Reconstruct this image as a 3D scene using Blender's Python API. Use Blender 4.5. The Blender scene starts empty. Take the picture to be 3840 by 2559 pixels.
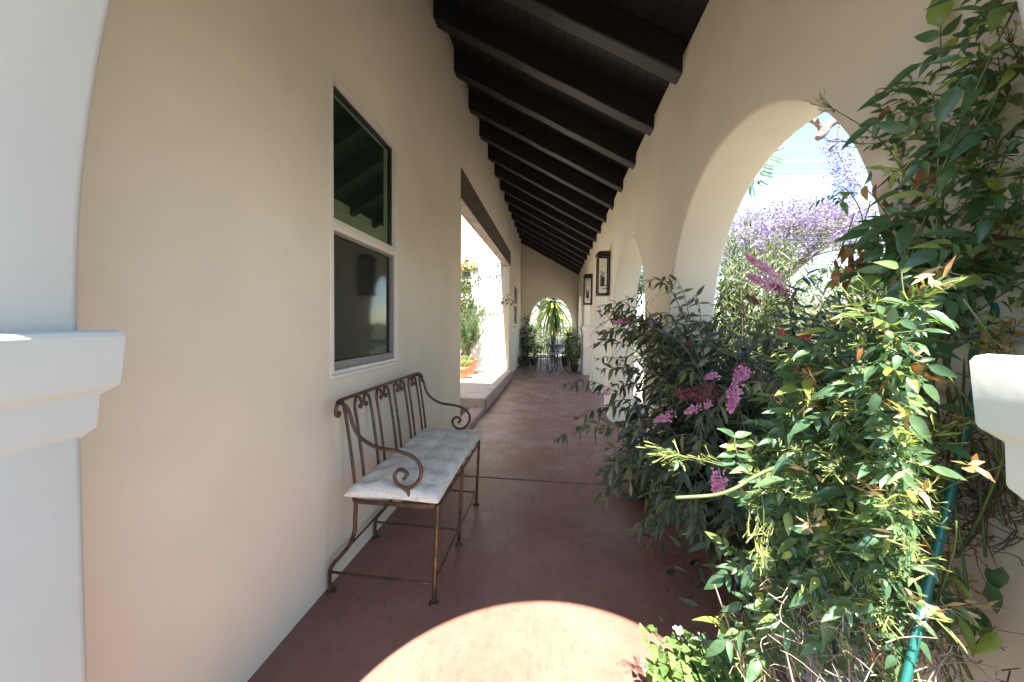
import bpy, bmesh, math, random
import numpy as np
from mathutils import Vector, Matrix
R = math.radians
random.seed(7)
rng = np.random.default_rng(7)
scene = bpy.context.scene
COL = scene.collection

# ------------------------------------------------------------------ camera
EYE = 1.40
FPX, CX, CY = 1291.7, 1920.0, 1279.5 - 20.14      # focal length and centre in pixels of a 3840-wide frame
YAW, PITCH, ROLL = .1193, -.0309, -.0120
def cam_axes():
    f = Vector((-math.sin(YAW), math.cos(YAW), 0)); r = Vector((math.cos(YAW), math.sin(YAW), 0)); u = Vector((0, 0, 1))
    f2 = f*math.cos(PITCH) + u*math.sin(PITCH); u2 = u*math.cos(PITCH) - f*math.sin(PITCH)
    return r*math.cos(ROLL) - u2*math.sin(ROLL), r*math.sin(ROLL) + u2*math.cos(ROLL), f2
CR, CU, CF = cam_axes()
def ray(x, y):
    return CF + CR*((x*1.632 - CX)/FPX) - CU*((y*1.632 - CY)/FPX)
def at(x, y, Y):
    d = ray(x, y); t = Y/d.y
    return Vector((t*d.x, Y, EYE + t*d.z))
cd = bpy.data.cameras.new('camera'); cam = bpy.data.objects.new('camera', cd); COL.objects.link(cam)
m = Matrix((CR, CU, -CF)).transposed().to_4x4(); m.translation = (0, 0, EYE); cam.matrix_world = m
cd.sensor_width = 36; cd.lens = 36*FPX/3840; cd.shift_y = -20.14/3840*-1*-1
cd.clip_start = .02; cd.clip_end = 2000
scene.camera = cam

# ------------------------------------------------------------------ helpers
def tag(o, label=None, cat=None, group=None, kind=None):
    if label: o['label'] = label
    if cat: o['category'] = cat
    if group: o['group'] = group
    if kind: o['kind'] = kind
    return o
def empty(name, loc, label, cat, group=None):
    o = bpy.data.objects.new(name, None); COL.objects.link(o); o.location = loc
    o.empty_display_size = .1
    return tag(o, label, cat, group)
class MB:
    """collects pieces of geometry in world coordinates"""
    def __init__(self): self.v = []; self.f = []; self.n = 0
    def add(self, V, F):
        V = np.asarray(V, float).reshape(-1, 3)
        self.v.append(V); self.f.append((np.asarray(F, np.int64) + self.n)); self.n += len(V)
    def tube(self, pts, r, n=6, caps=True):
        P = np.array([tuple(p) for p in pts], float); k = len(P)
        rr = np.full(k, r) if np.isscalar(r) else np.asarray(r, float)
        T = np.gradient(P, axis=0); T /= (np.linalg.norm(T, axis=1, keepdims=True) + 1e-12)
        a = np.array([0, 0, 1.]) if abs(T[0][2]) < .9 else np.array([1., 0, 0])
        N = np.cross(T[0], a); N /= np.linalg.norm(N)
        ang = np.linspace(0, 2*math.pi, n, endpoint=False)
        rings = []
        for i in range(k):
            N = N - T[i]*(N @ T[i]); N /= (np.linalg.norm(N) + 1e-12); B = np.cross(T[i], N)
            rings.append(P[i] + rr[i]*(np.outer(np.cos(ang), N) + np.outer(np.sin(ang), B)))
        V = np.concatenate(rings)
        F = []
        for i in range(k - 1):
            for j in range(n):
                j2 = (j + 1) % n
                F.append((i*n + j, i*n + j2, (i + 1)*n + j2, (i + 1)*n + j))
        if caps:
            c = len(V); V = np.vstack([V, P[0], P[-1]])
            for j in range(n):
                j2 = (j + 1) % n
                F.append((c, j2, j, c)); F.append((c + 1, (k - 1)*n + j, (k - 1)*n + j2, c + 1))
        self.add(V, F)
    def box(self, x0, x1, y0, y1, z0, z1):
        V = [(x, y, z) for x in (x0, x1) for y in (y0, y1) for z in (z0, z1)]
        self.add(V, [(0, 1, 3, 2), (4, 6, 7, 5), (0, 4, 5, 1), (2, 3, 7, 6), (0, 2, 6, 4), (1, 5, 7, 3)])
    def lathe(self, c, prof, n=20):
        V = []; F = []; ang = np.linspace(0, 2*math.pi, n, endpoint=False)
        for (r, z) in prof:
            for a in ang: V.append((c[0] + r*math.cos(a), c[1] + r*math.sin(a), c[2] + z))
        for i in range(len(prof) - 1):
            for j in range(n):
                j2 = (j + 1) % n
                F.append((i*n + j, i*n + j2, (i + 1)*n + j2, (i + 1)*n + j))
        self.add(V, F)
    def build(self, name, mat, parent=None, smooth=True, angle=40):
        V = np.concatenate(self.v) if self.v else np.zeros((0, 3)); faces = []
        for F in self.f:
            for f in F.tolist():
                faces.append(f if len(set(f)) == len(f) else list(dict.fromkeys(f)))
        o = obj(name, V, faces, mat, parent, smooth, angle)
        return o
def obj(name, V, faces, mat, parent=None, smooth=True, angle=40, fix=True):
    me = bpy.data.meshes.new(name)
    V = np.asarray(V, float)
    off = np.array(parent_world(parent)) if parent else np.zeros(3)
    me.from_pydata((V - off).tolist(), [], faces)
    if fix and len(faces) < 60000:
        bm = bmesh.new(); bm.from_mesh(me); bmesh.ops.recalc_face_normals(bm, faces=bm.faces); bm.to_mesh(me); bm.free()
    if smooth:
        me.polygons.foreach_set('use_smooth', [True]*len(me.polygons))
        if angle < 180: me.set_sharp_from_angle(angle=R(angle))
    for mm in (mat if isinstance(mat, (list, tuple)) else [mat]): me.materials.append(mm)
    me.update()
    o = bpy.data.objects.new(name, me); COL.objects.link(o)
    if parent: o.parent = parent
    return o
def parent_world(p):
    v = Vector((0, 0, 0))
    while p: v = v + Vector(p.location); p = p.parent
    return v
def bevel(o, w=.006, seg=2):
    b = o.modifiers.new('bevel', 'BEVEL'); b.width = w; b.segments = seg; b.limit_method = 'ANGLE'; b.angle_limit = R(40)
    return o
def smooth_path(pts, n=6):
    """Catmull-Rom through points"""
    P = [np.array(tuple(p), float) for p in pts]
    P = [2*P[0] - P[1]] + P + [2*P[-1] - P[-2]]
    out = []
    for i in range(1, len(P) - 2):
        for t in np.linspace(0, 1, n, endpoint=False):
            a, b, c, d = P[i - 1], P[i], P[i + 1], P[i + 2]
            out.append(.5*((2*b) + (-a + c)*t + (2*a - 5*b + 4*c - d)*t*t + (-a + 3*b - 3*c + d)*t**3))
    out.append(P[-2])
    return np.array(out)

# ------------------------------------------------------------------ materials
def mat(name):
    mt = bpy.data.materials.new(name); mt.use_nodes = True
    nt = mt.node_tree; return mt, nt, nt.nodes['Principled BSDF']
def node(nt, t, **kw):
    n = nt.nodes.new(t)
    for k, v in kw.items():
        if k in n.inputs: n.inputs[k].default_value = v
        else: setattr(n, k, v)
    return n
def ramp(nt, stops):
    n = nt.nodes.new('ShaderNodeValToRGB'); e = n.color_ramp.elements
    while len(e) < len(stops): e.new(.5)
    for el, (p, c) in zip(e, stops): el.position = p; el.color = (*c, 1)
    return n
def coords(nt, scale=(1, 1, 1)):
    tc = nt.nodes.new('ShaderNodeTexCoord'); mp = nt.nodes.new('ShaderNodeMapping'); mp.inputs['Scale'].default_value = scale
    g = nt.nodes.new('ShaderNodeNewGeometry')
    nt.links.new(g.outputs['Position'], mp.inputs['Vector']); return mp
def noise(nt, src, scale, detail=4, rough=.55):
    n = node(nt, 'ShaderNodeTexNoise', Scale=scale, Detail=detail, Roughness=rough)
    nt.links.new(src.outputs[0], n.inputs['Vector']); return n
def bump(nt, b, h, strength=.3, dist=.01, prev=None):
    n = node(nt, 'ShaderNodeBump', Strength=strength, Distance=dist)
    nt.links.new(h, n.inputs['Height'])
    if prev: nt.links.new(prev.outputs['Normal'], n.inputs['Normal'])
    nt.links.new(n.outputs['Normal'], b.inputs['Normal']); return n
def simple(name, stops, scale=8, rough=.6, bmp=.2, bdist=.004, bscale=60, metal=0., spec=.5, sc=(1, 1, 1)):
    mt, nt, b = mat(name)
    mp = coords(nt, sc); n = noise(nt, mp, scale); r = ramp(nt, stops)
    nt.links.new(n.outputs['Fac'], r.inputs['Fac']); nt.links.new(r.outputs['Color'], b.inputs['Base Color'])
    b.inputs['Roughness'].default_value = rough; b.inputs['Metallic'].default_value = metal
    b.inputs['Specular IOR Level'].default_value = spec
    if bmp:
        n2 = noise(nt, mp, bscale, 5); bump(nt, b, n2.outputs['Fac'], bmp, bdist)
    return mt
def stucco(name, c, var=.075):
    mt, nt, b = mat(name)
    mp = coords(nt)
    n1 = noise(nt, mp, 1.3, 5); n2 = noise(nt, mp, 9, 4)
    c1 = tuple(x*(1 - var) for x in c); c2 = tuple(min(1, x*(1 + var)) for x in c)
    r = ramp(nt, [(.3, c1), (.7, c2)]); nt.links.new(n1.outputs['Fac'], r.inputs['Fac'])
    # faint scuffs
    r2 = ramp(nt, [(.62, (1, 1, 1)), (.80, (.90, .88, .85))]); nt.links.new(n2.outputs['Fac'], r2.inputs['Fac'])
    mx = node(nt, 'ShaderNodeMix', data_type='RGBA', blend_type='MULTIPLY'); mx.inputs[0].default_value = .5
    nt.links.new(r.outputs['Color'], mx.inputs[6]); nt.links.new(r2.outputs['Color'], mx.inputs[7])
    nt.links.new(mx.outputs[2], b.inputs['Base Color'])
    b.inputs['Roughness'].default_value = .72; b.inputs['Specular IOR Level'].default_value = .3
    n3 = noise(nt, mp, 3.6, 5, .5)
    p = bump(nt, b, n3.outputs['Fac'], .32, .022)
    n4 = noise(nt, mp, 55, 3); bump(nt, b, n4.outputs['Fac'], .10, .0015, p)
    return mt
M = {}
M['cream'] = stucco('cream stucco', (.635, .56, .44))
M['pier'] = stucco('skylit cream stucco', (.46, .455, .42))  # cream paint of the piers with the cool skylight put into its colour
M['white'] = stucco('white stucco', (.60, .575, .52))
def floor_mat():
    mt, nt, b = mat('red stained concrete')
    mp = coords(nt)
    n1 = noise(nt, mp, .9, 6, .65); n2 = noise(nt, coords(nt, (60, 5.0, 1)), 1.2, 6, .75); n5 = noise(nt, mp, 2.3, 5, .7); n3 = noise(nt, mp, 22, 5, .7)
    base = ramp(nt, [(.25, (.150, .061, .043)), (.55, (.222, .101, .074)), (.8, (.29, .152, .116))])
    nt.links.new(n1.outputs['Fac'], base.inputs['Fac'])
    av = node(nt, 'ShaderNodeMath', operation='MULTIPLY_ADD'); av.inputs[1].default_value = .42; nt.links.new(n2.outputs['Fac'], av.inputs[0])
    a2 = node(nt, 'ShaderNodeMath', operation='MULTIPLY'); a2.inputs[1].default_value = .58; nt.links.new(n5.outputs['Fac'], a2.inputs[0]); nt.links.new(a2.outputs[0], av.inputs[2])
    worn = ramp(nt, [(.46, (0, 0, 0)), (.62, (1, 1, 1))]); nt.links.new(av.outputs[0], worn.inputs['Fac'])
    # the coating is more worn where people walk, further along the porch
    g = nt.nodes.new('ShaderNodeNewGeometry'); sx = nt.nodes.new('ShaderNodeSeparateXYZ'); nt.links.new(g.outputs['Position'], sx.inputs[0])
    mr = node(nt, 'ShaderNodeMapRange'); mr.inputs['From Min'].default_value = 1.6; mr.inputs['From Max'].default_value = 4.2
    mr.inputs['To Min'].default_value = .12; mr.inputs['To Max'].default_value = .62; nt.links.new(sx.outputs['Y'], mr.inputs['Value'])
    mu = node(nt, 'ShaderNodeMath', operation='MULTIPLY'); nt.links.new(worn.outputs['Color'], mu.inputs[0]); nt.links.new(mr.outputs[0], mu.inputs[1])
    mx = node(nt, 'ShaderNodeMix', data_type='RGBA'); nt.links.new(mu.outputs[0], mx.inputs[0])
    nt.links.new(base.outputs['Color'], mx.inputs[6]); mx.inputs[7].default_value = (.37, .295, .255, 1)
    dirt = ramp(nt, [(.30, (.62, .58, .56)), (.46, (1, 1, 1))]); nt.links.new(n3.outputs['Fac'], dirt.inputs['Fac'])
    m2 = node(nt, 'ShaderNodeMix', data_type='RGBA', blend_type='MULTIPLY'); m2.inputs[0].default_value = .55
    nt.links.new(mx.outputs[2], m2.inputs[6]); nt.links.new(dirt.outputs['Color'], m2.inputs[7])
    vo = node(nt, 'ShaderNodeTexVoronoi', Scale=9.0); nt.links.new(mp.outputs[0], vo.inputs['Vector'])
    vr = ramp(nt, [(.018, (1, 1, 1)), (.035, (0, 0, 0))]); nt.links.new(vo.outputs['Distance'], vr.inputs['Fac'])
    m3 = node(nt, 'ShaderNodeMix', data_type='RGBA'); nt.links.new(vr.outputs['Color'], m3.inputs[0]); nt.links.new(m2.outputs[2], m3.inputs[6]); m3.inputs[7].default_value = (.42, .36, .32, 1)
    nt.links.new(m3.outputs[2], b.inputs['Base Color'])
    rr = node(nt, 'ShaderNodeMapRange'); rr.inputs['To Min'].default_value = .38; rr.inputs['To Max'].default_value = .62
    nt.links.new(n1.outputs['Fac'], rr.inputs['Value']); nt.links.new(rr.outputs[0], b.inputs['Roughness'])
    p = bump(nt, b, n2.outputs['Fac'], .10, .002); bump(nt, b, n3.outputs['Fac'], .15, .003, p)
    return mt
M['floor'] = floor_mat()
M['joint'] = simple('joint dirt', [(.3, (.03, .02, .018)), (.7, (.06, .045, .04))], 20)
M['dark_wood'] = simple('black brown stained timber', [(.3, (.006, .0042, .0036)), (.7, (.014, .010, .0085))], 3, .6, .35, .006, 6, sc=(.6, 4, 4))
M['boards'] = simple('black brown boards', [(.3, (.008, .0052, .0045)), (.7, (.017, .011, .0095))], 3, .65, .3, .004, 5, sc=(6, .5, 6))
M['lit_wood'] = simple('courtyard lit timber', [(.3, (.16, .12, .09)), (.7, (.33, .27, .21))], 4, .8, .6, .012, 8, sc=(4, .8, 4))
M['lintel'] = simple('dark lintel timber', [(.3, (.06, .045, .035)), (.7, (.11, .085, .068))], 4, .7, .5, .01, 8, sc=(4, .8, 4))
M['vinyl'] = simple('cream window vinyl', [(.3, (.60, .54, .46)), (.7, (.66, .60, .52))], 5, .4, .05)
M['grey_frame'] = simple('grey screen frame', [(.3, (.17, .16, .155)), (.7, (.21, .20, .19))], 5, .5, .05)
def glass(name, base, tint, rough, spec):
    mt, nt, b = mat(name); b.inputs['Base Color'].default_value = (*base, 1)
    b.inputs['Roughness'].default_value = rough; b.inputs['IOR'].default_value = 2.4 if rough < .02 else 1.9
    b.inputs['Specular IOR Level'].default_value = spec; b.inputs['Specular Tint'].default_value = (*tint, 1)
    mp = coords(nt); n = noise(nt, mp, 2.2, 2); bump(nt, b, n.outputs['Fac'], .03, .01)
    return mt
M['pane'] = glass('green window glass', (.012, .022, .014), (.60, .84, .62), .015, .75)
M['screen'] = glass('insect screen over glass', (.014, .016, .013), (.70, .85, .70), .06, .16)
M['far_pane'] = glass('dark window glass', (.03, .035, .035), (.9, .95, 1), .03, .5)
M['bench'] = simple('bronze brown wrought iron', [(.3, (.045, .028, .018)), (.55, (.10, .058, .034)), (.75, (.19, .10, .055))], 22, .42, .35, .003, 90, metal=.55)
M['iron'] = simple('black wrought iron', [(.3, (.012, .011, .011)), (.7, (.03, .028, .026))], 20, .45, .2, .002, 80)
M['black_metal'] = simple('black lantern metal', [(.3, (.010, .009, .009)), (.7, (.022, .020, .019))], 14, .38, .1, .002, 60)
def linen():
    mt, nt, b = mat('natural linen')
    a = noise(nt, coords(nt, (260, 14, 40)), 1, 3); c = noise(nt, coords(nt, (14, 220, 40)), 1, 3)
    ad = node(nt, 'ShaderNodeMath', operation='ADD'); nt.links.new(a.outputs['Fac'], ad.inputs[0]); nt.links.new(c.outputs['Fac'], ad.inputs[1])
    mu = node(nt, 'ShaderNodeMath', operation='MULTIPLY'); mu.inputs[1].default_value = .5; nt.links.new(ad.outputs[0], mu.inputs[0])
    r = ramp(nt, [(.34, (.50, .45, .385)), (.52, (.69, .63, .54)), (.68, (.78, .73, .64))]); nt.links.new(mu.outputs[0], r.inputs['Fac'])
    nt.links.new(r.outputs['Color'], b.inputs['Base Color']); b.inputs['Roughness'].default_value = .9; b.inputs['Specular IOR Level'].default_value = .15
    bump(nt, b, mu.outputs[0], .4, .002); return mt
M['linen'] = linen()
M['terracotta'] = simple('terracotta', [(.3, (.42, .15, .075)), (.7, (.55, .23, .13))], 9, .8, .3, .004, 40)
M['dark_pot'] = simple('dark clay pot', [(.3, (.06, .035, .028)), (.7, (.10, .06, .05))], 9, .7, .3, .004, 40)
M['soil'] = simple('garden soil', [(.3, (.05, .035, .025)), (.7, (.12, .09, .065))], 6, .95, .8, .03, 25)
M['paving'] = simple('pale stone paving', [(.25, (.30, .235, .185)), (.5, (.44, .36, .29)), (.75, (.52, .45, .37))], 5, .8, .4, .006, 30)
M['edging'] = simple('weathered brick edging', [(.25, (.22, .13, .10)), (.5, (.33, .21, .165)), (.75, (.42, .31, .25))], 14, .85, .6, .008, 40)
M['ground'] = simple('dry garden ground', [(.3, (.05, .05, .032)), (.5, (.08, .078, .05)), (.75, (.12, .11, .075))], 1.5, .95, .6, .03, 20)
M['path'] = simple('pale gravel path', [(.3, (.30, .27, .23)), (.7, (.42, .39, .34))], 12, .9, .5, .01, 60)
M['twig'] = simple('sunlit dry twig', [(.3, (.20, .15, .11)), (.7, (.36, .29, .22))], 30, .85, .3)
M['dead_twig'] = simple('brown dead stems', [(.3, (.07, .045, .03)), (.7, (.15, .10, .065))], 30, .85, .3)
M['stem'] = simple('green stem', [(.3, (.055, .085, .025)), (.7, (.11, .14, .04))], 14, .5, .15)
M['woody'] = simple('woody brown stem', [(.3, (.10, .075, .045)), (.7, (.21, .16, .10))], 25, .8, .4)
M['bark'] = simple('pale grey bark', [(.3, (.11, .085, .07)), (.7, (.21, .165, .14))], 10, .9, .7, .02, 30)
M['stake'] = simple('teal green plastic stake', [(.3, (.010, .085, .070)), (.7, (.018, .13, .11))], 10, .4, .15)
M['cable'] = simple('black cable', [(.3, (.05, .055, .06)), (.7, (.08, .085, .09))], 10, .6, 0)
M['bulb'] = simple('pale candle bulb', [(.3, (.5, .48, .42)), (.7, (.6, .57, .5))], 10, .15, 0)
def lens_glass():
    mt, nt, b = mat('clear lantern glass'); out = nt.nodes['Material Output']
    tr = node(nt, 'ShaderNodeBsdfTransparent'); tr.inputs[0].default_value = (.93, .94, .93, 1)
    gl = node(nt, 'ShaderNodeBsdfGlossy', Roughness=.03); fr = node(nt, 'ShaderNodeFresnel', IOR=1.35)
    mx = node(nt, 'ShaderNodeMixShader'); nt.links.new(fr.outputs[0], mx.inputs[0]); nt.links.new(tr.outputs[0], mx.inputs[1]); nt.links.new(gl.outputs[0], mx.inputs[2])
    nt.links.new(mx.outputs[0], out.inputs['Surface']); return mt
M['lantern_glass'] = lens_glass()
def leafmat(name, stops, trans=.30, rough=.45, tcol=1.5, spec=.4):
    mt, nt, b = mat(name); out = nt.nodes['Material Output']
    g = nt.nodes.new('ShaderNodeNewGeometry'); r = ramp(nt, stops); nt.links.new(g.outputs['Random Per Island'], r.inputs['Fac'])
    mp = coords(nt); nz = noise(nt, mp, 70, 3); nr = ramp(nt, [(.3, (.68, .70, .66)), (.7, (1.25, 1.22, 1.2))]); nt.links.new(nz.outputs['Fac'], nr.inputs['Fac'])
    mm = node(nt, 'ShaderNodeMix', data_type='RGBA', blend_type='MULTIPLY'); mm.inputs[0].default_value = 1; nt.links.new(r.outputs['Color'], mm.inputs[6]); nt.links.new(nr.outputs['Color'], mm.inputs[7])
    bump(nt, b, nz.outputs['Fac'], .25, .002)
    nt.links.new(mm.outputs[2], b.inputs['Base Color']); b.inputs['Roughness'].default_value = rough; b.inputs['Specular IOR Level'].default_value = spec
    t = nt.nodes.new('ShaderNodeBsdfTranslucent'); sc = node(nt, 'ShaderNodeMix', data_type='RGBA', blend_type='MULTIPLY'); sc.inputs[0].default_value = 1
    nt.links.new(r.outputs['Color'], sc.inputs[6]); sc.inputs[7].default_value = (tcol*1.1, tcol*1.2, tcol*.5, 1) if tcol else (1, 1, 1, 1)
    nt.links.new(sc.outputs[2], t.inputs['Color'])
    mx = node(nt, 'ShaderNodeMixShader'); mx.inputs[0].default_value = trans
    nt.links.new(b.outputs[0], mx.inputs[1]); nt.links.new(t.outputs[0], mx.inputs[2]); nt.links.new(mx.outputs[0], out.inputs['Surface'])
    return mt
M['jas'] = leafmat('jasmine leaf', [(0, (.045, .098, .048)), (.45, (.076, .142, .070)), (.8, (.11, .18, .085)), (.90, (.16, .23, .07)), (1, (.27, .33, .07))], .38, .32, 1.6, .55)
M['jas_bud'] = leafmat('jasmine bud', [(0, (.20, .26, .07)), (.6, (.29, .32, .09)), (1, (.40, .36, .15))], .25, .5)
M['jas_dry'] = leafmat('withered jasmine leaf', [(0, (.17, .065, .022)), (.6, (.26, .11, .04)), (1, (.36, .19, .08))], .30, .7, 1.0)
M['faded'] = leafmat('faded jasmine flower', [(0, (.45, .24, .10)), (.6, (.55, .36, .20)), (1, (.6, .48, .33))], .3, .7, 1.0)
M['bud'] = leafmat('butterfly bush leaf', [(0, (.032, .052, .030)), (.5, (.062, .088, .050)), (.85, (.105, .125, .07)), (1, (.22, .20, .09))], .24, .5)
M['pink'] = leafmat('pink blossom', [(0, (.62, .22, .42)), (.5, (.78, .38, .58)), (1, (.85, .56, .72))], .3, .7, 0)
M['faded_pink'] = leafmat('faded brown pink blossom', [(0, (.14, .045, .045)), (.5, (.24, .08, .08)), (.85, (.32, .11, .13)), (1, (.45, .14, .32))], .2, .8, 0)
M['bud_green'] = leafmat('green grey flower bud', [(0, (.10, .11, .06)), (1, (.19, .19, .11))], .2, .7)
M['olean'] = leafmat('grey green oleander leaf', [(0, (.055, .085, .038)), (.5, (.095, .125, .060)), (1, (.17, .20, .11))], .28, .45)
M['shrub'] = leafmat('mid green shrub leaf', [(0, (.030, .060, .022)), (.5, (.055, .095, .032)), (1, (.11, .15, .05))], .3, .5)
M['dark_shrub'] = leafmat('dark green shrub leaf', [(0, (.014, .030, .014)), (.5, (.026, .048, .020)), (1, (.055, .08, .030))], .25, .5)
M['lime'] = leafmat('lime green leaf', [(0, (.075, .135, .040)), (.5, (.12, .19, .06)), (1, (.18, .25, .09))], .35, .5)
M['white_flower'] = leafmat('white petal', [(0, (.7, .68, .68)), (1, (.8, .78, .78))], .3, .7, 0)
M['orange_flower'] = leafmat('orange petal', [(0, (.5, .18, .04)), (.6, (.55, .30, .06)), (1, (.5, .12, .06))], .3, .7, 0)
M['red_flower'] = leafmat('red petal', [(0, (.40, .07, .05)), (1, (.50, .14, .10))], .3, .7, 0)
M['purple'] = leafmat('lilac jacaranda blossom', [(0, (.21, .155, .30)), (.6, (.29, .225, .39)), (1, (.37, .31, .47))], .35, .8, 0)
M['purple_near'] = leafmat('violet jacaranda blossom', [(0, (.18, .16, .42)), (.6, (.27, .24, .52)), (1, (.36, .33, .60))], .35, .8, 0)
M['jaca_leaf'] = leafmat('jacaranda leaf', [(0, (.12, .14, .04)), (.6, (.19, .20, .07)), (1, (.26, .25, .11))], .4, .6)
M['fern_leaf'] = leafmat('feathery green leaf', [(0, (.05, .10, .05)), (.6, (.08, .14, .06)), (1, (.14, .19, .08))], .4, .5)
M['grassy'] = leafmat('grey green strappy leaf', [(0, (.06, .085, .06)), (.6, (.10, .13, .095)), (1, (.16, .19, .14))], .25, .5)
M['yucca_green'] = leafmat('green sword leaf', [(0, (.03, .065, .022)), (.5, (.065, .115, .032)), (1, (.12, .17, .05))], .25, .35)
M['yucca_yellow'] = leafmat('yellow striped sword leaf', [(0, (.24, .27, .07)), (.5, (.34, .35, .11)), (1, (.42, .42, .17))], .25, .35)

# ------------------------------------------------------------------ leaves
def leaf_tmpl(seg, prof, fold=.25, curl=.25):
    """strip of 2 x seg quads; prof(t) half-width relative to 1; x along the leaf"""
    V = []; F = []
    for i in range(seg + 1):
        t = i/seg; w = max(prof(t), .02)
        z = -curl*t*t
        V += [(t, w, z, fold*w), (t, 0, z, 0), (t, -w, z, fold*w)]
    for i in range(seg):
        a = 3*i
        F += [(a, a + 3, a + 4, a + 1), (a + 1, a + 4, a + 5, a + 2)]
    return np.array(V), np.array(F)
lance = lambda t: math.sin(math.pi*min(1, t**.72))**.9*(1 - .15*t)
ovate = lambda t: math.sin(math.pi*min(1, t**.62))**.8
strap = lambda t: (min(1, 6*t + .4))*(1 - t**3)
T_OV = leaf_tmpl(5, ovate, .30, .28); T_LA = leaf_tmpl(5, lance, .30, .30); T_LA3 = leaf_tmpl(3, lance, .35, .22)
T_JA = leaf_tmpl(6, lambda t: math.sin(math.pi*min(1, t**.68))**.85*(1 - .12*t), .38, .34)
T_SM = leaf_tmpl(2, lambda t: (0.15, 1, .05)[int(round(t*2))], .2, .15); T_ST = leaf_tmpl(7, strap, .35, .55)
T_BUD = leaf_tmpl(4, lambda t: (.35, .45, .7, 1, .25)[int(round(t*4))], .8, .12)
class Leaves:
    def __init__(self): self.p = []; self.d = []; self.n = []; self.l = []; self.w = []
    def add(self, p, d, n, l, w):
        self.p.append(tuple(p)); self.d.append(tuple(d)); self.n.append(tuple(n)); self.l.append(l); self.w.append(w)
    def addmany(self, P, D, N, L, W):
        self.p += list(map(tuple, P)); self.d += list(map(tuple, D)); self.n += list(map(tuple, N)); self.l += list(L); self.w += list(W)
    def build(self, name, tmpl, material, parent=None):
        TV, TF = tmpl; P = np.array(self.p); D = np.array(self.d); N = np.array(self.n)
        D /= np.linalg.norm(D, axis=1, keepdims=True) + 1e-9
        Yv = np.cross(N, D); nn = np.linalg.norm(Yv, axis=1, keepdims=True)
        Yv = np.where(nn > 1e-4, Yv/(nn + 1e-9), np.array([1., 0, 0])); Z = np.cross(D, Yv)
        L = np.array(self.l)[:, None, None]; W = np.array(self.w)[:, None, None]
        jit = rng.uniform(.6, 1.5, (len(P), 1, 1))
        V = P[:, None] + D[:, None]*TV[None, :, 0:1]*L + Yv[:, None]*TV[None, :, 1:2]*W*.5 + Z[:, None]*(TV[None, :, 2:3]*L*jit*.8 + TV[None, :, 3:4]*W*.5)
        V = V.reshape(-1, 3); F = (TF[None] + (np.arange(len(P))*len(TV))[:, None, None]).reshape(-1, 4)
        me = bpy.data.meshes.new(name); off = np.array(parent_world(parent)) if parent else 0
        V = (V - off).astype(np.float32)
        me.vertices.add(len(V)); me.vertices.foreach_set('co', V.ravel())
        me.loops.add(F.size); me.loops.foreach_set('vertex_index', F.ravel().astype(np.int32))
        me.polygons.add(len(F)); me.polygons.foreach_set('loop_start', (np.arange(len(F))*4).astype(np.int32))
        try: me.polygons.foreach_set('loop_total', np.full(len(F), 4, np.int32))
        except Exception: pass
        me.polygons.foreach_set('use_smooth', np.ones(len(F), bool))
        me.update(calc_edges=True); me.validate(); me.materials.append(material)
        o = bpy.data.objects.new(name, me); COL.objects.link(o)
        if parent: o.parent = parent
        return o
def unit(v): v = np.asarray(v, float); return v/(np.linalg.norm(v) + 1e-9)
def rdir(k=1): v = rng.normal(size=(k, 3)); return v/np.linalg.norm(v, axis=1, keepdims=True)
def blob_points(c, r, n, shell=.5):
    """points in an ellipsoid, denser towards the outside, clumped"""
    d = rdir(n); u = rng.uniform(0, 1, n)**(1/3.); u = shell + (1 - shell)*u
    lump = 1 + .22*np.sin(d[:, 0]*7 + c[0])*np.sin(d[:, 1]*6 + 1) + .18*np.sin(d[:, 2]*9 + c[1])
    return np.array(c) + d*(u*lump)[:, None]*np.array(r), d
def bez(a, b, c, n=14):
    t = np.linspace(0, 1, n)[:, None]; a, b, c = (np.array(tuple(q), float) for q in (a, b, c))
    return a*(1 - t)**2 + 2*b*t*(1 - t) + c*t*t

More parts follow.
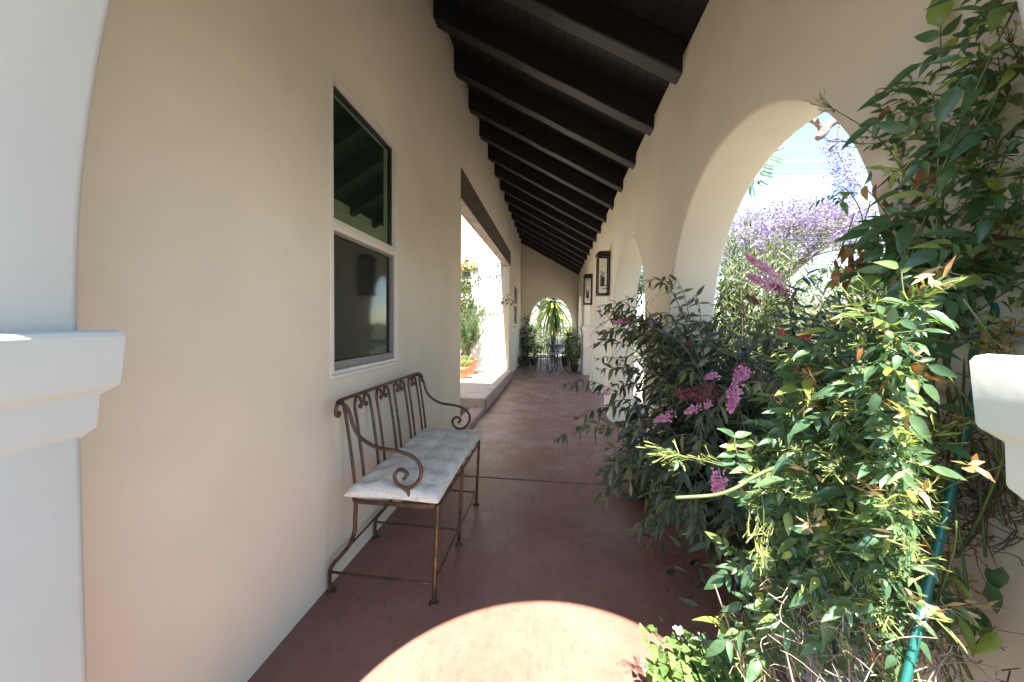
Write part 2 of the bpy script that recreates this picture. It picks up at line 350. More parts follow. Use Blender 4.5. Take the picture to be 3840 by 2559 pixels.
# ------------------------------------------------------------------ dimensions
XL, XR, YE = -1.162, .847, 12.34          # house wall, arcade wall, end wall faces
WT = .32                                   # arcade wall thickness
Y1, Y2 = .30, .545                         # near archway wall
def ceil_z(x, base=0): return 4.27 + base - .567*(x - XL)      # underside of the rafters
def arch_pts(c, a, spring, apex, n=2.15, k=40, z0=-.05):
    """points of an arched opening from right foot to left foot, in (u, z)"""
    out = [(c + a, z0), (c + a, spring*.5)]
    for i in range(k + 1):
        t = math.pi*i/k; cs, sn = math.cos(t), math.sin(t)
        out.append((c + a*math.copysign(abs(cs)**(2/n), cs), spring + (apex - spring)*abs(sn)**(2/n)))
    out += [(c - a, spring*.5), (c - a, z0)]
    return out
def slab(name, loops, thick, frame, material, bev=.02):
    """a 2-D outline (first loop) with holes, extruded and with softly rounded edges. frame maps (u, v, w) to the world"""
    cu = bpy.data.curves.new(name, 'CURVE'); cu.dimensions = '2D'; cu.fill_mode = 'BOTH'
    for lp in loops:
        s = cu.splines.new('POLY'); s.points.add(len(lp) - 1)
        for q, (u, v) in zip(s.points, lp): q.co = (u, v, 0, 1)
        s.use_cyclic_u = True
    cu.extrude = thick/2 - bev; cu.bevel_depth = bev; cu.bevel_resolution = 3; cu.offset = -bev
    tmp = bpy.data.objects.new('tmp', cu); COL.objects.link(tmp)
    dg = bpy.context.evaluated_depsgraph_get(); me = bpy.data.meshes.new_from_object(tmp.evaluated_get(dg))
    bpy.data.objects.remove(tmp); me.name = name
    n = len(me.vertices); a = np.empty(n*3); me.vertices.foreach_get('co', a); a = a.reshape(-1, 3)
    me.vertices.foreach_set('co', np.array([frame(*q) for q in a]).ravel())
    bm = bmesh.new(); bm.from_mesh(me); bmesh.ops.remove_doubles(bm, verts=bm.verts, dist=1e-5)
    bmesh.ops.recalc_face_normals(bm, faces=bm.faces); bm.to_mesh(me); bm.free()
    me.polygons.foreach_set('use_smooth', [True]*len(me.polygons)); me.set_sharp_from_angle(angle=R(28))
    me.materials.clear(); me.materials.append(material); me.update()
    o = bpy.data.objects.new(name, me); COL.objects.link(o); return o
CAP = [(1.378, .026), (1.374, .034), (1.366, .037), (1.276, .031), (1.270, .029), (1.255, .0135), (1.251, .0130), (1.196, .0110), (1.191, .0095), (1.174, -.003), (1.16, -.006)]
def capital(x0, x1, y0, y1, parent, dz=0, k=1., prof=CAP, mm='cream'):
    """stepped moulding wrapped round a pier"""
    V = []; F = []; sub = 6
    for (z, o) in prof:
        o *= k; ring = []
        c = [(x0 - o, y0 - o), (x1 + o, y0 - o), (x1 + o, y1 + o), (x0 - o, y1 + o)]
        for i in range(4):
            a, b = c[i], c[(i + 1) % 4]
            for t in np.linspace(0, 1, sub, endpoint=False): ring.append((a[0] + (b[0] - a[0])*t, a[1] + (b[1] - a[1])*t))
        for (x, y) in ring:
            w = .0022*math.sin(31*x + 17*y + 9*z); V.append((x + w, y + w, z + dz + .003*math.sin(13*x + 11*y)))
    n = 4*sub
    for i in range(len(prof) - 1):
        for j in range(n):
            j2 = (j + 1) % n; F.append((i*n + j, i*n + j2, (i + 1)*n + j2, (i + 1)*n + j))
    F.append(tuple(range(n))); F.append(tuple(range((len(prof) - 1)*n, len(prof)*n))[::-1])
    return obj('capital', V, F, M[mm], parent, True, 24)

# ------------------------------------------------------------------ the setting: ground and floors
def sheet(name, x0, x1, y0, y1, z, material, label=None):
    mb = MB(); mb.add([(x0, y0, z), (x1, y0, z), (x1, y1, z), (x0, y1, z)], [(0, 1, 2, 3)])
    o = mb.build(name, material, None, False); o['kind'] = 'structure'; return o
sheet('ground', -700, 900, -500, 1400, -.10, M['ground'])
def porch_floor():
    mb = MB(); edges = [.28, .86, 3.07, 5.34, 7.51, 9.72, 12.36, 14.2]
    for a, b in zip(edges[:-1], edges[1:]):
        mb.box(-1.30, 1.02, a + .0085, b - .0085, -.12, 0)
    o = mb.build('porch_floor', M['floor'], None, True); bevel(o, .004, 2); o['kind'] = 'structure'
    b = MB(); b.box(-1.28, 1.0, .30, 14.18, -.11, -.030)
    o2 = b.build('floor_joint_bed', M['joint'], None, False); o2['kind'] = 'structure'
porch_floor()
sheet('planting_bed', 1.02, 6.5, -2, 14, -.03, simple('pale bounce surface', [(.25, (.22, .19, .155)), (.5, (.37, .335, .29)), (.75, (.46, .425, .375))], 3, .9, .7, .02, 30))  # unseen bed surface made pale to bounce sunlight up into the arches
sheet('garden_path', -2.5, 3, 14.2, 17.5, -.05, M['path'])
sheet('front_bounce_ground', -6, 2.4, -9, .275, -.015, simple('grey bounce tone', [(.3, (.12, .125, .115)), (.7, (.17, .175, .16))], 4, .85, .3))  # unseen ground behind the camera, added and toned to set the bounce light
sheet('street', 9.5, 14.5, -80, 200, -.06, simple('asphalt', [(.3, (.05, .05, .05)), (.7, (.08, .08, .08))], 20, .9, .3))

# ------------------------------------------------------------------ house wall on the left
LT = .17
lw_out = [(Y2 - .2, -.05), (Y2 - .2, 5.2), (YE + .25, 5.2), (YE + .25, -.05), (9.06, -.05), (9.06, 3.335), (4.25, 3.335), (4.25, -.05)]
WIN = (1.690, 2.452, 1.132, 2.695)
hole = [(WIN[0], WIN[2]), (WIN[1], WIN[2]), (WIN[1], WIN[3]), (WIN[0], WIN[3])]
FW = (10.05, 11.05, 1.40, 2.62)
hole2 = [(FW[0], FW[2]), (FW[1], FW[2]), (FW[1], FW[3]), (FW[0], FW[3])]
house = slab('house_wall', [lw_out, hole, hole2], LT, lambda u, v, w: (XL - LT/2 + w, u, v), M['cream'], .012)
tag(house, 'long cream stucco house wall with a double hung window behind the iron bench', 'wall')
def window(y0, y1, z0, z1, parent, big=True):
    fx = XL + .006
    fr = MB(); w = .017 if big else .06
    fr.box(XL - .09, fx, y0 - .012, y0 + w, z0 - .012, z1 + .012); fr.box(XL - .09, fx, y1 - w, y1 + .012, z0 - .012, z1 + .012)
    fr.box(XL - .09, fx - .001, y0 + w, y1 - w, z1 - w, z1 + .012); fr.box(XL - .09, fx - .001, y0 + w, y1 - w, z0 - .012, z0 + w*.7)
    zm = z0 + (z1 - z0)*.507
    o = bevel(fr.build('window', M['vinyl'], parent, False), .003)
    mr = MB(); mr.box(XL - .06, fx - .006, y0 + w, y1 - w, zm - .030, zm + .032)
    mr.box(XL - .07, fx + .004, y0 + w, y1 - w, zm - .004, zm + .008) if big else None
    bevel(mr.build('meeting_rail', M['vinyl'], o, False), .003)
    p1 = MB(); p1.box(XL - .055, XL - .045, y0 + w, y1 - w, zm + .03, z1 - w); p1.build('upper_pane', M['pane'] if big else M['far_pane'], o, False)
    p2 = MB(); p2.box(XL - .045, XL - .035, y0 + w, y1 - w, z0 + w*.7, zm - .03); p2.build('lower_pane', M['screen'] if big else M['far_pane'], o, False)
    if big:
        s = MB(); a = .032; x0, x1 = XL - .036, XL - .014
        s.box(x0, x1, y0 + w, y1 - w, z0 + w*.7, z0 + w*.7 + .045); s.box(x0, x1, y0 + w, y0 + w + .010, z0 + .06, zm - .03)
        s.box(x0, x1, y1 - w - a, y1 - w, z0 + .06, zm - .03); s.box(x0, x1, y0 + w + .01, y1 - w - a, zm - .045, zm - .03)
        bevel(s.build('screen_frame', M['grey_frame'], o, False), .003)
        s2 = MB(); x0, x1 = XL - .046, XL - .030
        s2.box(x0, x1, y0 + w, y1 - w, z1 - w - .018, z1 - w); s2.box(x0, x1, y1 - w - .014, y1 - w, zm + .03, z1 - w); s2.box(x0, x1, y0 + w, y0 + w + .008, zm + .03, z1 - w)
        bevel(s2.build('sash_gasket', M['black_metal'], o, False), .002)
    si = MB(); e = .0 if big else .06
    si.box(XL - .02, fx + (.012 if big else .05), y0 - .014 - e, y1 + .014 + e, z0 - .030 - e*.5, z0 - .010)
    bevel(si.build('sill', M['vinyl'] if big else M['cream'], o, False), .004)
window(*WIN, house); window(*FW, house, False)
lt = MB(); lt.box(XL - LT + .004, XL + .012, 4.20, 9.12, 2.955, 3.33)
lo = lt.build('lintel', [M['lintel'], M['lit_wood']], house, False)
for p in lo.data.polygons:
    if p.normal.z < -.5: p.material_index = 1  # paler underside, the courtyard light is put into its colour
bevel(lo, .008)
# rooms behind the wall: a plain return wall that closes the near wing toward the courtyard
wing = MB(); wing.box(-7, XL - LT, Y1, Y1 + .2, -.05, 5.2); wing.box(-7, XL - LT, 4.05, 4.25, -.05, 5.2); wing.box(-7, XL - LT, Y1 + .2, 4.05, 5.0, 5.2)
tag(wing.build('house_wing', M['cream'], None, False), 'cream stucco wing of the house closing the near side of the courtyard', 'house')

# ------------------------------------------------------------------ arcade wall on the right
ARC = [(1.84, .845, 2.355), (4.24, .885, 2.41), (6.64, .83, 2.41), (9.06, .90, 2.41), (11.45, .77, 2.38)]
SP = 1.372
out = [(Y2 - .2, -.05), (Y2 - .2, 3.26), (YE + .25, 3.26), (YE + .25, -.05)]
for (c, a, ap) in reversed(ARC): out += arch_pts(c, a, SP, ap)
arcade = slab('arcade_wall', [out], WT, lambda u, v, w: (XR + WT/2 + w, u, v), M['cream'], .016)
tag(arcade, 'cream stucco arcade wall of five arches opening the porch to the garden', 'wall')
edges = [(.60, ARC[0][0] - ARC[0][1])] + [(ARC[i][0] + ARC[i][1], ARC[i + 1][0] - ARC[i + 1][1]) for i in range(4)]
for (a, b) in edges[1:]: capital(XR, XR + WT, a, b, arcade)
capital(XR, XR + WT, Y2 + .12, edges[0][1], arcade)

# ------------------------------------------------------------------ near archway wall and end wall
na = arch_pts(-.1155, .7605, 1.372, 2.66, 1.97, 56)
na_out = [(-1.9, -.05), (-1.9, 5.0), (XL - .02, 4.9), (XR + WT, 3.45), (2.1, 3.0), (2.1, -.05)] + na
arch = slab('archway_wall', [na_out], Y2 - Y1, lambda u, v, w: (u, (Y1 + Y2)/2 + w, v), M['pier'], .016)
tag(arch, 'near cream stucco archway whose piers frame both sides of the photo', 'archway')
capital(-1.30, -.876, Y1, Y2, arch, mm='pier'); capital(.645, 1.30, Y1, Y2, arch, -.014, mm='pier')
ea = arch_pts(-.102, .767, 1.34, 2.41, 2.1, 48)
ea_out = [(XL + .001, -.05), (XL + .001, 4.45), (XR - .001, 3.32), (XR - .001, -.05)] + ea
endw = slab('end_wall', [ea_out], .26, lambda u, v, w: (u, YE + .13 + w, v), M['cream'], .02)
tag(endw, 'far cream stucco end wall with one round arch framing the yucca', 'wall')
CAPS = [(1.345, .012), (1.34, .02), (1.30, .02), (1.285, .008), (1.26, .006), (1.25, -.004)]
capital(XL + .03, -.869, YE, YE + .26, endw, 0, 1, CAPS); capital(.665, XR - .03, YE, YE + .26, endw, 0, 1, CAPS)

# ------------------------------------------------------------------ roof
roof = empty('porch_roof', (0, 6.3, 3.7), 'dark brown lean to porch roof of boards on exposed rafters', 'roof')
RD = .205; tilt = math.atan(.567); XE = 1.25
def roof_pt(x, y, up): return (x + up*math.sin(tilt), y, ceil_z(x) + up*math.cos(tilt))
for i in range(-4, 14):
    yf = 3.322 + .674*i; yn = yf - .125
    if yn < Y2 + .01 or yf > YE: continue
    yn += random.uniform(-.004, .004)
    mb = MB(); V = []; n = 10
    for x in np.linspace(XL - .12, XE, n):
        for (y, up) in ((yn, 0), (yf, 0), (yf, RD), (yn, RD)):
            w = .004*math.sin(9*x + i*3.1); V.append(roof_pt(x, y + w*.5, up + (w if up == 0 else 0)))
    F = []
    for k in range(n - 1):
        for j in range(4): F.append((k*4 + j, k*4 + (j + 1) % 4, (k + 1)*4 + (j + 1) % 4, (k + 1)*4 + j))
    F += [(0, 1, 2, 3), tuple(range((n - 1)*4, n*4))]
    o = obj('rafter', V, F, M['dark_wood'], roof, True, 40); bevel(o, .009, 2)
bd = MB(); sl = 1/math.cos(tilt); x = XL - .12
while x < XE:
    w = .083
    V = [];
    for (xx, up) in ((x + .003, RD + .001), (x + w - .003, RD + .001), (x + w, RD + .006), (x + w, RD + .022), (x, RD + .022), (x, RD + .006)):
        for y in (.32, YE + .26): V.append(roof_pt(xx, y, up))
    F = [(2*k, 2*k + 1, (2*k + 3) % 12, (2*k + 2) % 12) for k in range(6)] + [(0, 2, 4, 6, 8, 10), (1, 3, 5, 7, 9, 11)]
    bd.v.append(np.array(V)); bd.f.append(None); x += w
V = []; F = []
for blk in bd.v:
    b = len(V); V += blk.tolist()
    F += [tuple(b + q for q in f) for f in [(2*k, 2*k + 1, (2*k + 3) % 12, (2*k + 2) % 12) for k in range(6)] + [(0, 2, 4, 6, 8, 10), (1, 3, 5, 7, 9, 11)]]
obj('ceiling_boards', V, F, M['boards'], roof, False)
V = [roof_pt(xx, y, up) for xx in (XL - .5, XE + .02) for y in (.30, YE + .30) for up in (RD + .024, RD + .11)]
obj('roof_deck', V, [(0, 1, 3, 2), (4, 6, 7, 5), (0, 4, 5, 1), (2, 3, 7, 6), (0, 2, 6, 4), (1, 5, 7, 3)], M['terracotta'], roof, False)

# ------------------------------------------------------------------ courtyard beyond the wall opening
mb = MB(); mb.box(-7, XL - LT + .02, 4.25, 5.42, -.2, .03)
o = mb.build('courtyard_soil', M['soil'], None, False); o['kind'] = 'structure'
mb = MB(); mb.box(-7, -1.085, 5.45, 9.05, -.1, .205)
o = bevel(mb.build('courtyard_paving', M['paving'], None, False), .012, 3); o['kind'] = 'structure'
st = MB()
for k in range(13):
    y0 = 5.46 + k*.275; st.box(-1.084 - .0, -1.062, y0, y0 + .268, 0, .195)
tag(bevel(st.build('step_edging', M['edging'], None, False), .006, 2), 'row of weathered brick edging along the courtyard step', 'edging')
cb = MB(); cb.box(-1.30, -1.075, 4.27, 5.44, -.02, .075)
tag(bevel(cb.build('curb', M['edging'], None, False), .012, 2), 'low brown curb between the bench and the courtyard step', 'curb')
CYW = 9.07
cw = slab('courtyard_wall', [[(-9, -.05), (-9, 6.2), (XL - LT, 6.2), (XL - LT, -.05)], [(-3.0, 2.25), (-2.15, 2.25), (-2.15, 2.92), (-3.0, 2.92)]], .25, lambda u, v, w: (u, CYW + .125 + w, v), M['white'], .01)
tag(cw, 'sunlit white stucco courtyard wall seen through the opening behind the bench', 'wall')
def frontwin(x0, x1, z0, z1, y, parent):
    f = MB(); w = .06
    f.box(x0, x0 + w, y - .02, y + .1, z0, z1); f.box(x1 - w, x1, y - .02, y + .1, z0, z1); f.box(x0 + w, x1 - w, y - .019, y + .1, z0, z0 + w); f.box(x0 + w, x1 - w, y - .019, y + .1, z1 - w, z1)
    f.box(x0 + w, x1 - w, y - .01, y + .06, (z0 + z1)/2 - .03, (z0 + z1)/2 + .03)
    o = bevel(f.build('window', M['vinyl'], parent, False), .004)
    p = MB(); p.box(x0 + w, x1 - w, y + .04, y + .05, z0 + w, z1 - w); p.build('pane', M['far_pane'], o, False)
    h = MB(); h.box(x0 - .1, x1 + .14, y - .09, y + .001, z1, z1 + .10); bevel(h.build('window_hood', M['white'], o, False), .01)
frontwin(-3.0, -2.15, 2.25, 2.92, CYW + .01, cw)

# ------------------------------------------------------------------ bench
YB0, YB1, YBM = 1.63, 2.585, 2.09
bench = empty('bench', (-.85, 2.1, 0), 'bronze brown wrought iron bench with scrolled arms against the house wall', 'bench')
def btube(name, pts, r=.0095, n=6, k=10, parent=None, foot=None, flat=False):
    mb = MB(); mb.tube(smooth_path(pts, n) if n > 1 else np.array([tuple(p) for p in pts]), r, k)
    if foot is not None:
        mb.lathe((foot[0], foot[1], 0), [(.001, .010), (.020, .0095), (.026, .004), (.026, 0), (.001, 0)], 18)
    return mb.build(name, M['bench'], parent or bench, True, 60)
for y in (YB0, YBM, YB1):
    btube('leg', [(-.556, y, .505), (-.562, y, .35), (-.570, y, .15), (-.574, y, .004)], .0105, 5, 10, None, (-.574, y))
    btube('leg', [(-.990, y, .490), (-.994, y, .40), (-.998, y, .335), (-1.022, y, .265), (-1.075, y, .195), (-1.122, y, .140), (-1.136, y, .09), (-1.136, y, .004)], .0105, 6, 10, None, (-1.128, y))
    btube('stretcher', [(-1.122, y, .105), (-.572, y, .098)], .0065, 1, 8)
btube('stretcher', [(-.573, YB0, .11), (-.573, YB1, .11)], .0065, 1, 8)
btube('stretcher', [(-1.122, YB0, .145), (-1.122, YB1, .145)], .0065, 1, 8)
# seat frame: flat bar round a rounded rectangle with cross slats
sf = MB(); xs0, xs1, ya, yb, zc, cr = -1.030, -.548, YB0 - .02, YB1 + .02, .497, .07
ring = []
for (cx_, cy_, a0) in ((xs1 - cr, yb - cr, 0), (xs0 + cr, yb - cr, 90), (xs0 + cr, ya + cr, 180), (xs1 - cr, ya + cr, 270)):
    for t in np.linspace(0, 90, 8): ring.append((cx_ + cr*math.cos(R(a0 + t)), cy_ + cr*math.sin(R(a0 + t))))
n = len(ring); V = []; c0 = np.mean(ring, axis=0)
for (dz, ins) in ((.011, 0), (.011, .012), (-.011, .012), (-.011, 0)):
    for q in ring:
        d = unit(np.array([q[0] - c0[0], q[1] - c0[1]])); V.append((q[0] - d[0]*ins, q[1] - d[1]*ins, zc + dz))
F = [(a*n + j, a*n + (j + 1) % n, ((a + 1) % 4)*n + (j + 1) % n, ((a + 1) % 4)*n + j) for a in range(4) for j in range(n)]
sf.add(V, F)
for k in range(7):
    y = ya + .09 + k*(yb - ya - .18)/6; sf.box(xs0 + .01, xs1 - .01, y - .012, y + .012, zc + .002, zc + .008)
bevel(sf.build('seat_frame', M['bench'], bench, True, 35), .002)
def bx_at(z): return -1.020 - .068*max(0, (z - .50)/.5)**1.3
ZR = 1.000
# top rail, ending in a small scroll at each end
def end_curl(y, s):
    return [(bx_at(1) - .004 + 0, y + s*.004, ZR - .004), (bx_at(1), y + s*.020, ZR - .018), (bx_at(1), y + s*.030, ZR - .045), (bx_at(1), y + s*.024, ZR - .070), (bx_at(1), y + s*.010, ZR - .078), (bx_at(1), y + s*.002, ZR - .066), (bx_at(1), y + s*.008, ZR - .058)]
YR0, YR1 = 1.645, 2.70
btube('top_rail', list(reversed(end_curl(YR0, -1))) + [(bx_at(1), y, ZR) for y in np.linspace(YR0 + .03, YR1 - .03, 6)] + [(bx_at(1), YR1 - .005, ZR - .004)], .0095, 5)
sp = [1.675, 1.765, 1.925, 2.000, 2.163, 2.234, 2.400, 2.470, 2.615, 2.685]
def spindle(y, s):
    pts = [(bx_at(z), y, z) for z in (.49, .58, .68, .78, .88, .935)]
    if s:
        for (dy, dz) in ((.008, .965), (.026, .987), (.050, .984), (.064, .962), (.064, .938), (.052, .926), (.042, .934), (.046, .944)):
            pts.append((bx_at(dz) + .002, y + s*dy*1.0, dz))
    else: pts += [(bx_at(.99), y - .01, .995)]
    o = btube('spindle', pts, .0085, 5, 8)
spindle(sp[0], 0)
for a, b in ((1, 2), (3, 4), (5, 6), (7, 8)): spindle(sp[a], 1); spindle(sp[b], -1)
spindle(sp[9], -1 if False else 1)
armp = [(-1.090, .993), (-1.052, .982), (-1.024, .942), (-1.004, .876), (-.967, .820), (-.889, .776), (-.803, .763), (-.735, .753), (-.676, .727), (-.645, .682), (-.650, .629), (-.684, .588), (-.726, .575), (-.767, .592), (-.784, .630), (-.765, .661), (-.737, .664), (-.717, .645), (-.735, .618)]
for y, kk in ((YB0 + .002, 0), (YB1 + .05, 1)):
    btube('arm', [(x, y, z) for (x, z) in armp], .0095, 5)
    btube('arm_support', [(-.735, y, .574), (-.712, y, .555), (-.702, y, .52), (-.702, y, .487)], .0095, 5)

# cushion: tufted, resting on the seat frame
def cushion(x0, x1, y0, y1, z, h, nx=54, ny=96, tx=3, ty=6):
    def top(u, v):
        e = min(1., (min(u, 1 - u)*(x1 - x0))/.09); g = min(1., (min(v, 1 - v)*(y1 - y0))/.09)
        prof = (1 - (1 - e)**2.2)**.5*(1 - (1 - g)**2.2)**.5 if e > 0 and g > 0 else 0
        d = 0
        for i in range(tx):
            for j in range(ty):
                cu, cv = (i + .5)/tx, (j + .5)/ty
                r2 = ((u - cu)*(x1 - x0)/.055)**2 + ((v - cv)*(y1 - y0)/.055)**2
                d += .021*math.exp(-r2*.9)
        du = abs((u*tx + .5) % 1 - .5)/tx*(x1 - x0); dv = abs((v*ty + .5) % 1 - .5)/ty*(y1 - y0)
        d += .0035*math.exp(-(abs(du - (x1 - x0)/tx*.5)/.010)**2) + .0035*math.exp(-(abs(dv - (y1 - y0)/ty*.5)/.010)**2)
        sag = .006*math.sin(u*3.1)*math.sin(v*11) + .004*math.sin(v*29 + u*5)
        wr = .0025*math.sin(37*v + 9*u) * math.sin(23*u + 4)
        return prof*(h + sag + wr - d)
    V = []; F = []
    def edge(u, v):   # slightly bowed outline with pointed corners
        bx = .012*math.sin(math.pi*v); by = .014*math.sin(math.pi*u)
        x = x0 + (x1 - x0)*u + (bx if u < .5 else -bx)*abs(2*u - 1)**3*-1*-1; y = y0 + (y1 - y0)*v + (by if v < .5 else -by)*abs(2*v - 1)**3
        return x, y
    for s in (1, -1):
        for i in range(nx + 1):
            for j in range(ny + 1):
                u, v = i/nx, j/ny; u = .5 - .5*math.cos(math.pi*u)*(.6 + .4*abs(math.cos(math.pi*u))); v = .5 - .5*math.cos(math.pi*v)*(.6 + .4*abs(math.cos(math.pi*v)))
                x, y = edge(u, v); t = top(u, v)
                V.append((x, y, z + .018 + (t if s > 0 else -min(.018, .018*(t/h)**.5 if t > 0 else 0))))
    k = (nx + 1)*(ny + 1)
    for s in range(2):
        for i in range(nx):
            for j in range(ny):
                a = s*k + i*(ny + 1) + j; F.append((a, a + 1, a + ny + 2, a + ny + 1))
    me_o = obj('cushion', V, F, M['linen'], None, True, 180)
    bm = bmesh.new(); bm.from_mesh(me_o.data); bmesh.ops.remove_doubles(bm, verts=bm.verts, dist=1e-5); bmesh.ops.recalc_face_normals(bm, faces=bm.faces); bm.to_mesh(me_o.data); bm.free()
    me_o.data.polygons.foreach_set('use_smooth', [True]*len(me_o.data.polygons))
    return me_o
tag(cushion(-1.045, -.548, 1.610, 2.70, .506, .060), 'long tufted off white linen cushion lying on the bench seat', 'cushion')

# ------------------------------------------------------------------ lanterns on the arcade piers
def lantern(y, z, label):
    w, d, h = .205, .185, .655; x1 = XR - .001; x0 = x1 - d; y0, y1 = y, y + w; b = .020
    ln = empty('wall_lantern', (x1, y + w/2, z), label, 'lantern', 'wall lanterns on the arcade piers')
    f = MB()
    for (xa, ya_) in ((x0, y0), (x0, y1 - b), (x1 - b, y0), (x1 - b, y1 - b)): f.box(xa, xa + b, ya_, ya_ + b, z + .012, z + h - .03)
    for zz in (z + .012, z + h - .055):
        f.box(x0 + b, x1 - b, y0 + .001, y0 + b - .001, zz, zz + .024); f.box(x0 + b, x1 - b, y1 - b + .001, y1 - .001, zz, zz + .024); f.box(x0 + .001, x0 + b - .001, y0 + b, y1 - b, zz, zz + .024)
    bevel(f.build('lantern_frame', M['black_metal'], ln, False), .002)
    t = MB(); o = .024
    V = [(x0 - o, y0 - o, z + h - .03), (x1, y0 - o, z + h - .03), (x1, y1 + o, z + h - .03), (x0 - o, y1 + o, z + h - .03), (x0 - o, y0 - o, z + h - .022), (x1, y0 - o, z + h - .022), (x1, y1 + o, z + h - .022), (x0 - o, y1 + o, z + h - .022), (x0 + .03, y0 + .03, z + h + .030), (x1, y0 + .03, z + h + .030), (x1, y1 - .03, z + h + .030), (x0 + .03, y1 - .03, z + h + .030)]
    t.add(V, [(0, 3, 2, 1), (0, 1, 5, 4), (1, 2, 6, 5), (2, 3, 7, 6), (3, 0, 4, 7), (4, 5, 9, 8), (5, 6, 10, 9), (6, 7, 11, 10), (7, 4, 8, 11), (8, 9, 10, 11)])
    t.build('lantern_cap', M['black_metal'], ln, False)
    bb = MB(); bb.box(x0 - .008, x1, y0 - .008, y1 + .008, z, z + .012); bevel(bb.build('lantern_base', M['black_metal'], ln, False), .002)
    g = MB()
    for (a, c, e, q) in ((x0 + b, x1 - b, y0 + .009, y0 + .011), (x0 + b, x1 - b, y1 - .011, y1 - .009), (x0 + .009, x0 + .011, y0 + b, y1 - b)): g.box(a, c, e, q, z + .037, z + h - .056)
    g.build('lantern_glass', M['lantern_glass'], ln, False)
    cx_, cy_ = (x0 + x1)/2 - .005, (y0 + y1)/2
    for (dx, dy, up) in ((0, -.024, 0), (-.018, .02, .05), (.024, .018, .02)):
        c = MB(); c.lathe((cx_ + dx, cy_ + dy, z + .15), [(.001, 0), (.016, .002), (.012, .02), (.0115, .13 + up), (.006, .135 + up), (.001, .135 + up)], 12)
        co = c.build('candle_sleeve', M['black_metal'], ln)
        c = MB(); c.lathe((cx_ + dx, cy_ + dy, z + .285 + up), [(.004, 0), (.010, .02), (.010, .04), (.004, .07), (.001, .08)], 12); c.build('bulb', M['bulb'], co)
    a = MB(); a.tube([(cx_, cy_, z + .155), (cx_, cy_, z + .115), (x1, cy_, z + .115)], .006, 8); a.tube([(cx_ - .01, cy_, z + .155), (x1, cy_, z + .155)], .006, 8)
    a.build('candle_bracket', M['black_metal'], ln)
lantern(5.43, 1.872, 'nearer and larger looking black box lantern beside the second arch')
lantern(7.80, 1.872, 'farther black box lantern on the pier closest to the end wall')

# ------------------------------------------------------------------ jasmine vine in the near right corner
SUNV = unit((-.07, -.53, 1.0))
def pinnate(L, p, d, n, size, pairs=2, sp=.34, term=1.35):
    """one compound leaf: pairs of leaflets along a rachis and a longer end leaflet"""
    d = unit(d); n = unit(n - d*(n @ d)); s = np.cross(n, d); p = np.array(p, float)
    path = [p]
    for k in range(pairs):
        t = (k + .8)*sp*size*1.2; q = p + d*t - n*(.10*t*t/size)
        for sg in (1, -1):
            dd = unit(s*sg*1.0 + d*(.35 + .25*k) - n*rng.uniform(.05, .5)); l = size*rng.uniform(.55, .80)*(.85 + .15*k)
            L.add(q, dd, unit(n + rng.normal(0, .22, 3)), l, l*rng.uniform(.38, .50))
        path.append(q)
    q = p + d*(pairs + .5)*sp*size*1.2 - n*.12*size
    l = size*term*rng.uniform(.85, 1.15); L.add(q, unit(d - n*rng.uniform(.1, .6)), unit(n + rng.normal(0, .2, 3)), l, l*rng.uniform(.32, .42)); path.append(q)
    return path
def buds(LB, mb, p, d, k=9, size=.030, spread=.85):
    """a loose spray of thin club shaped buds"""
    p = np.array(p, float); d = unit(d)
    for i in range(k):
        dd = unit(d + rng.normal(0, spread*.6, 3)); q = p + d*rng.uniform(-.02, .035) + rng.normal(0, .006, 3); l = size*rng.uniform(.6, 1.2)
        LB.add(q, dd, rdir()[0], l, l*.11); LB.add(q, dd, rdir()[0], l*.96, l*.11); mb.tube([p - d*.012, q], .0006, 3, False)
vine = empty('jasmine_vine', (.74, .80, 0), 'large leafy jasmine vine with yellow green buds climbing the near right pier and its stake', 'vine')
VL, VB, VD, VG = Leaves(), Leaves(), Leaves(), Leaves()
VS = MB()
core = np.array([.80, .82, 0])
def dens(lst):
    out = []
    for (x, y, Y, r, n) in lst:
        c = np.array(at(x, y, Y)); out.append((c, r, n))
    return out
upper = dens([(2345, 130, .71, .07, 9), (2350, 260, .70, .08, 10), (2340, 390, .71, .07, 8), (2335, 640, .72, .08, 10), (2290, 690, .76, .08, 9), (2200, 610, .86, .08, 9), (2310, 50, .72, .08, 7), (2240, 110, .78, .08, 7), (2160, 190, .88, .08, 6), (2290, 190, .74, .10, 9), (2120, 270, .95, .05, 4), (2200, 300, .86, .10, 7), (2310, 320, .74, .10, 9),
  (2150, 420, .92, .10, 8), (2240, 420, .84, .10, 8), (2330, 450, .74, .09, 8), (2090, 480, .98, .04, 3), (2180, 530, .88, .11, 11), (2290, 560, .78, .11, 12), (2110, 590, .96, .06, 5), (2070, 680, 1.0, .06, 6), (2240, 660, .84, .10, 11), (2150, 640, .92, .09, 9), (2050, 590, 1.0, .03, 2)])
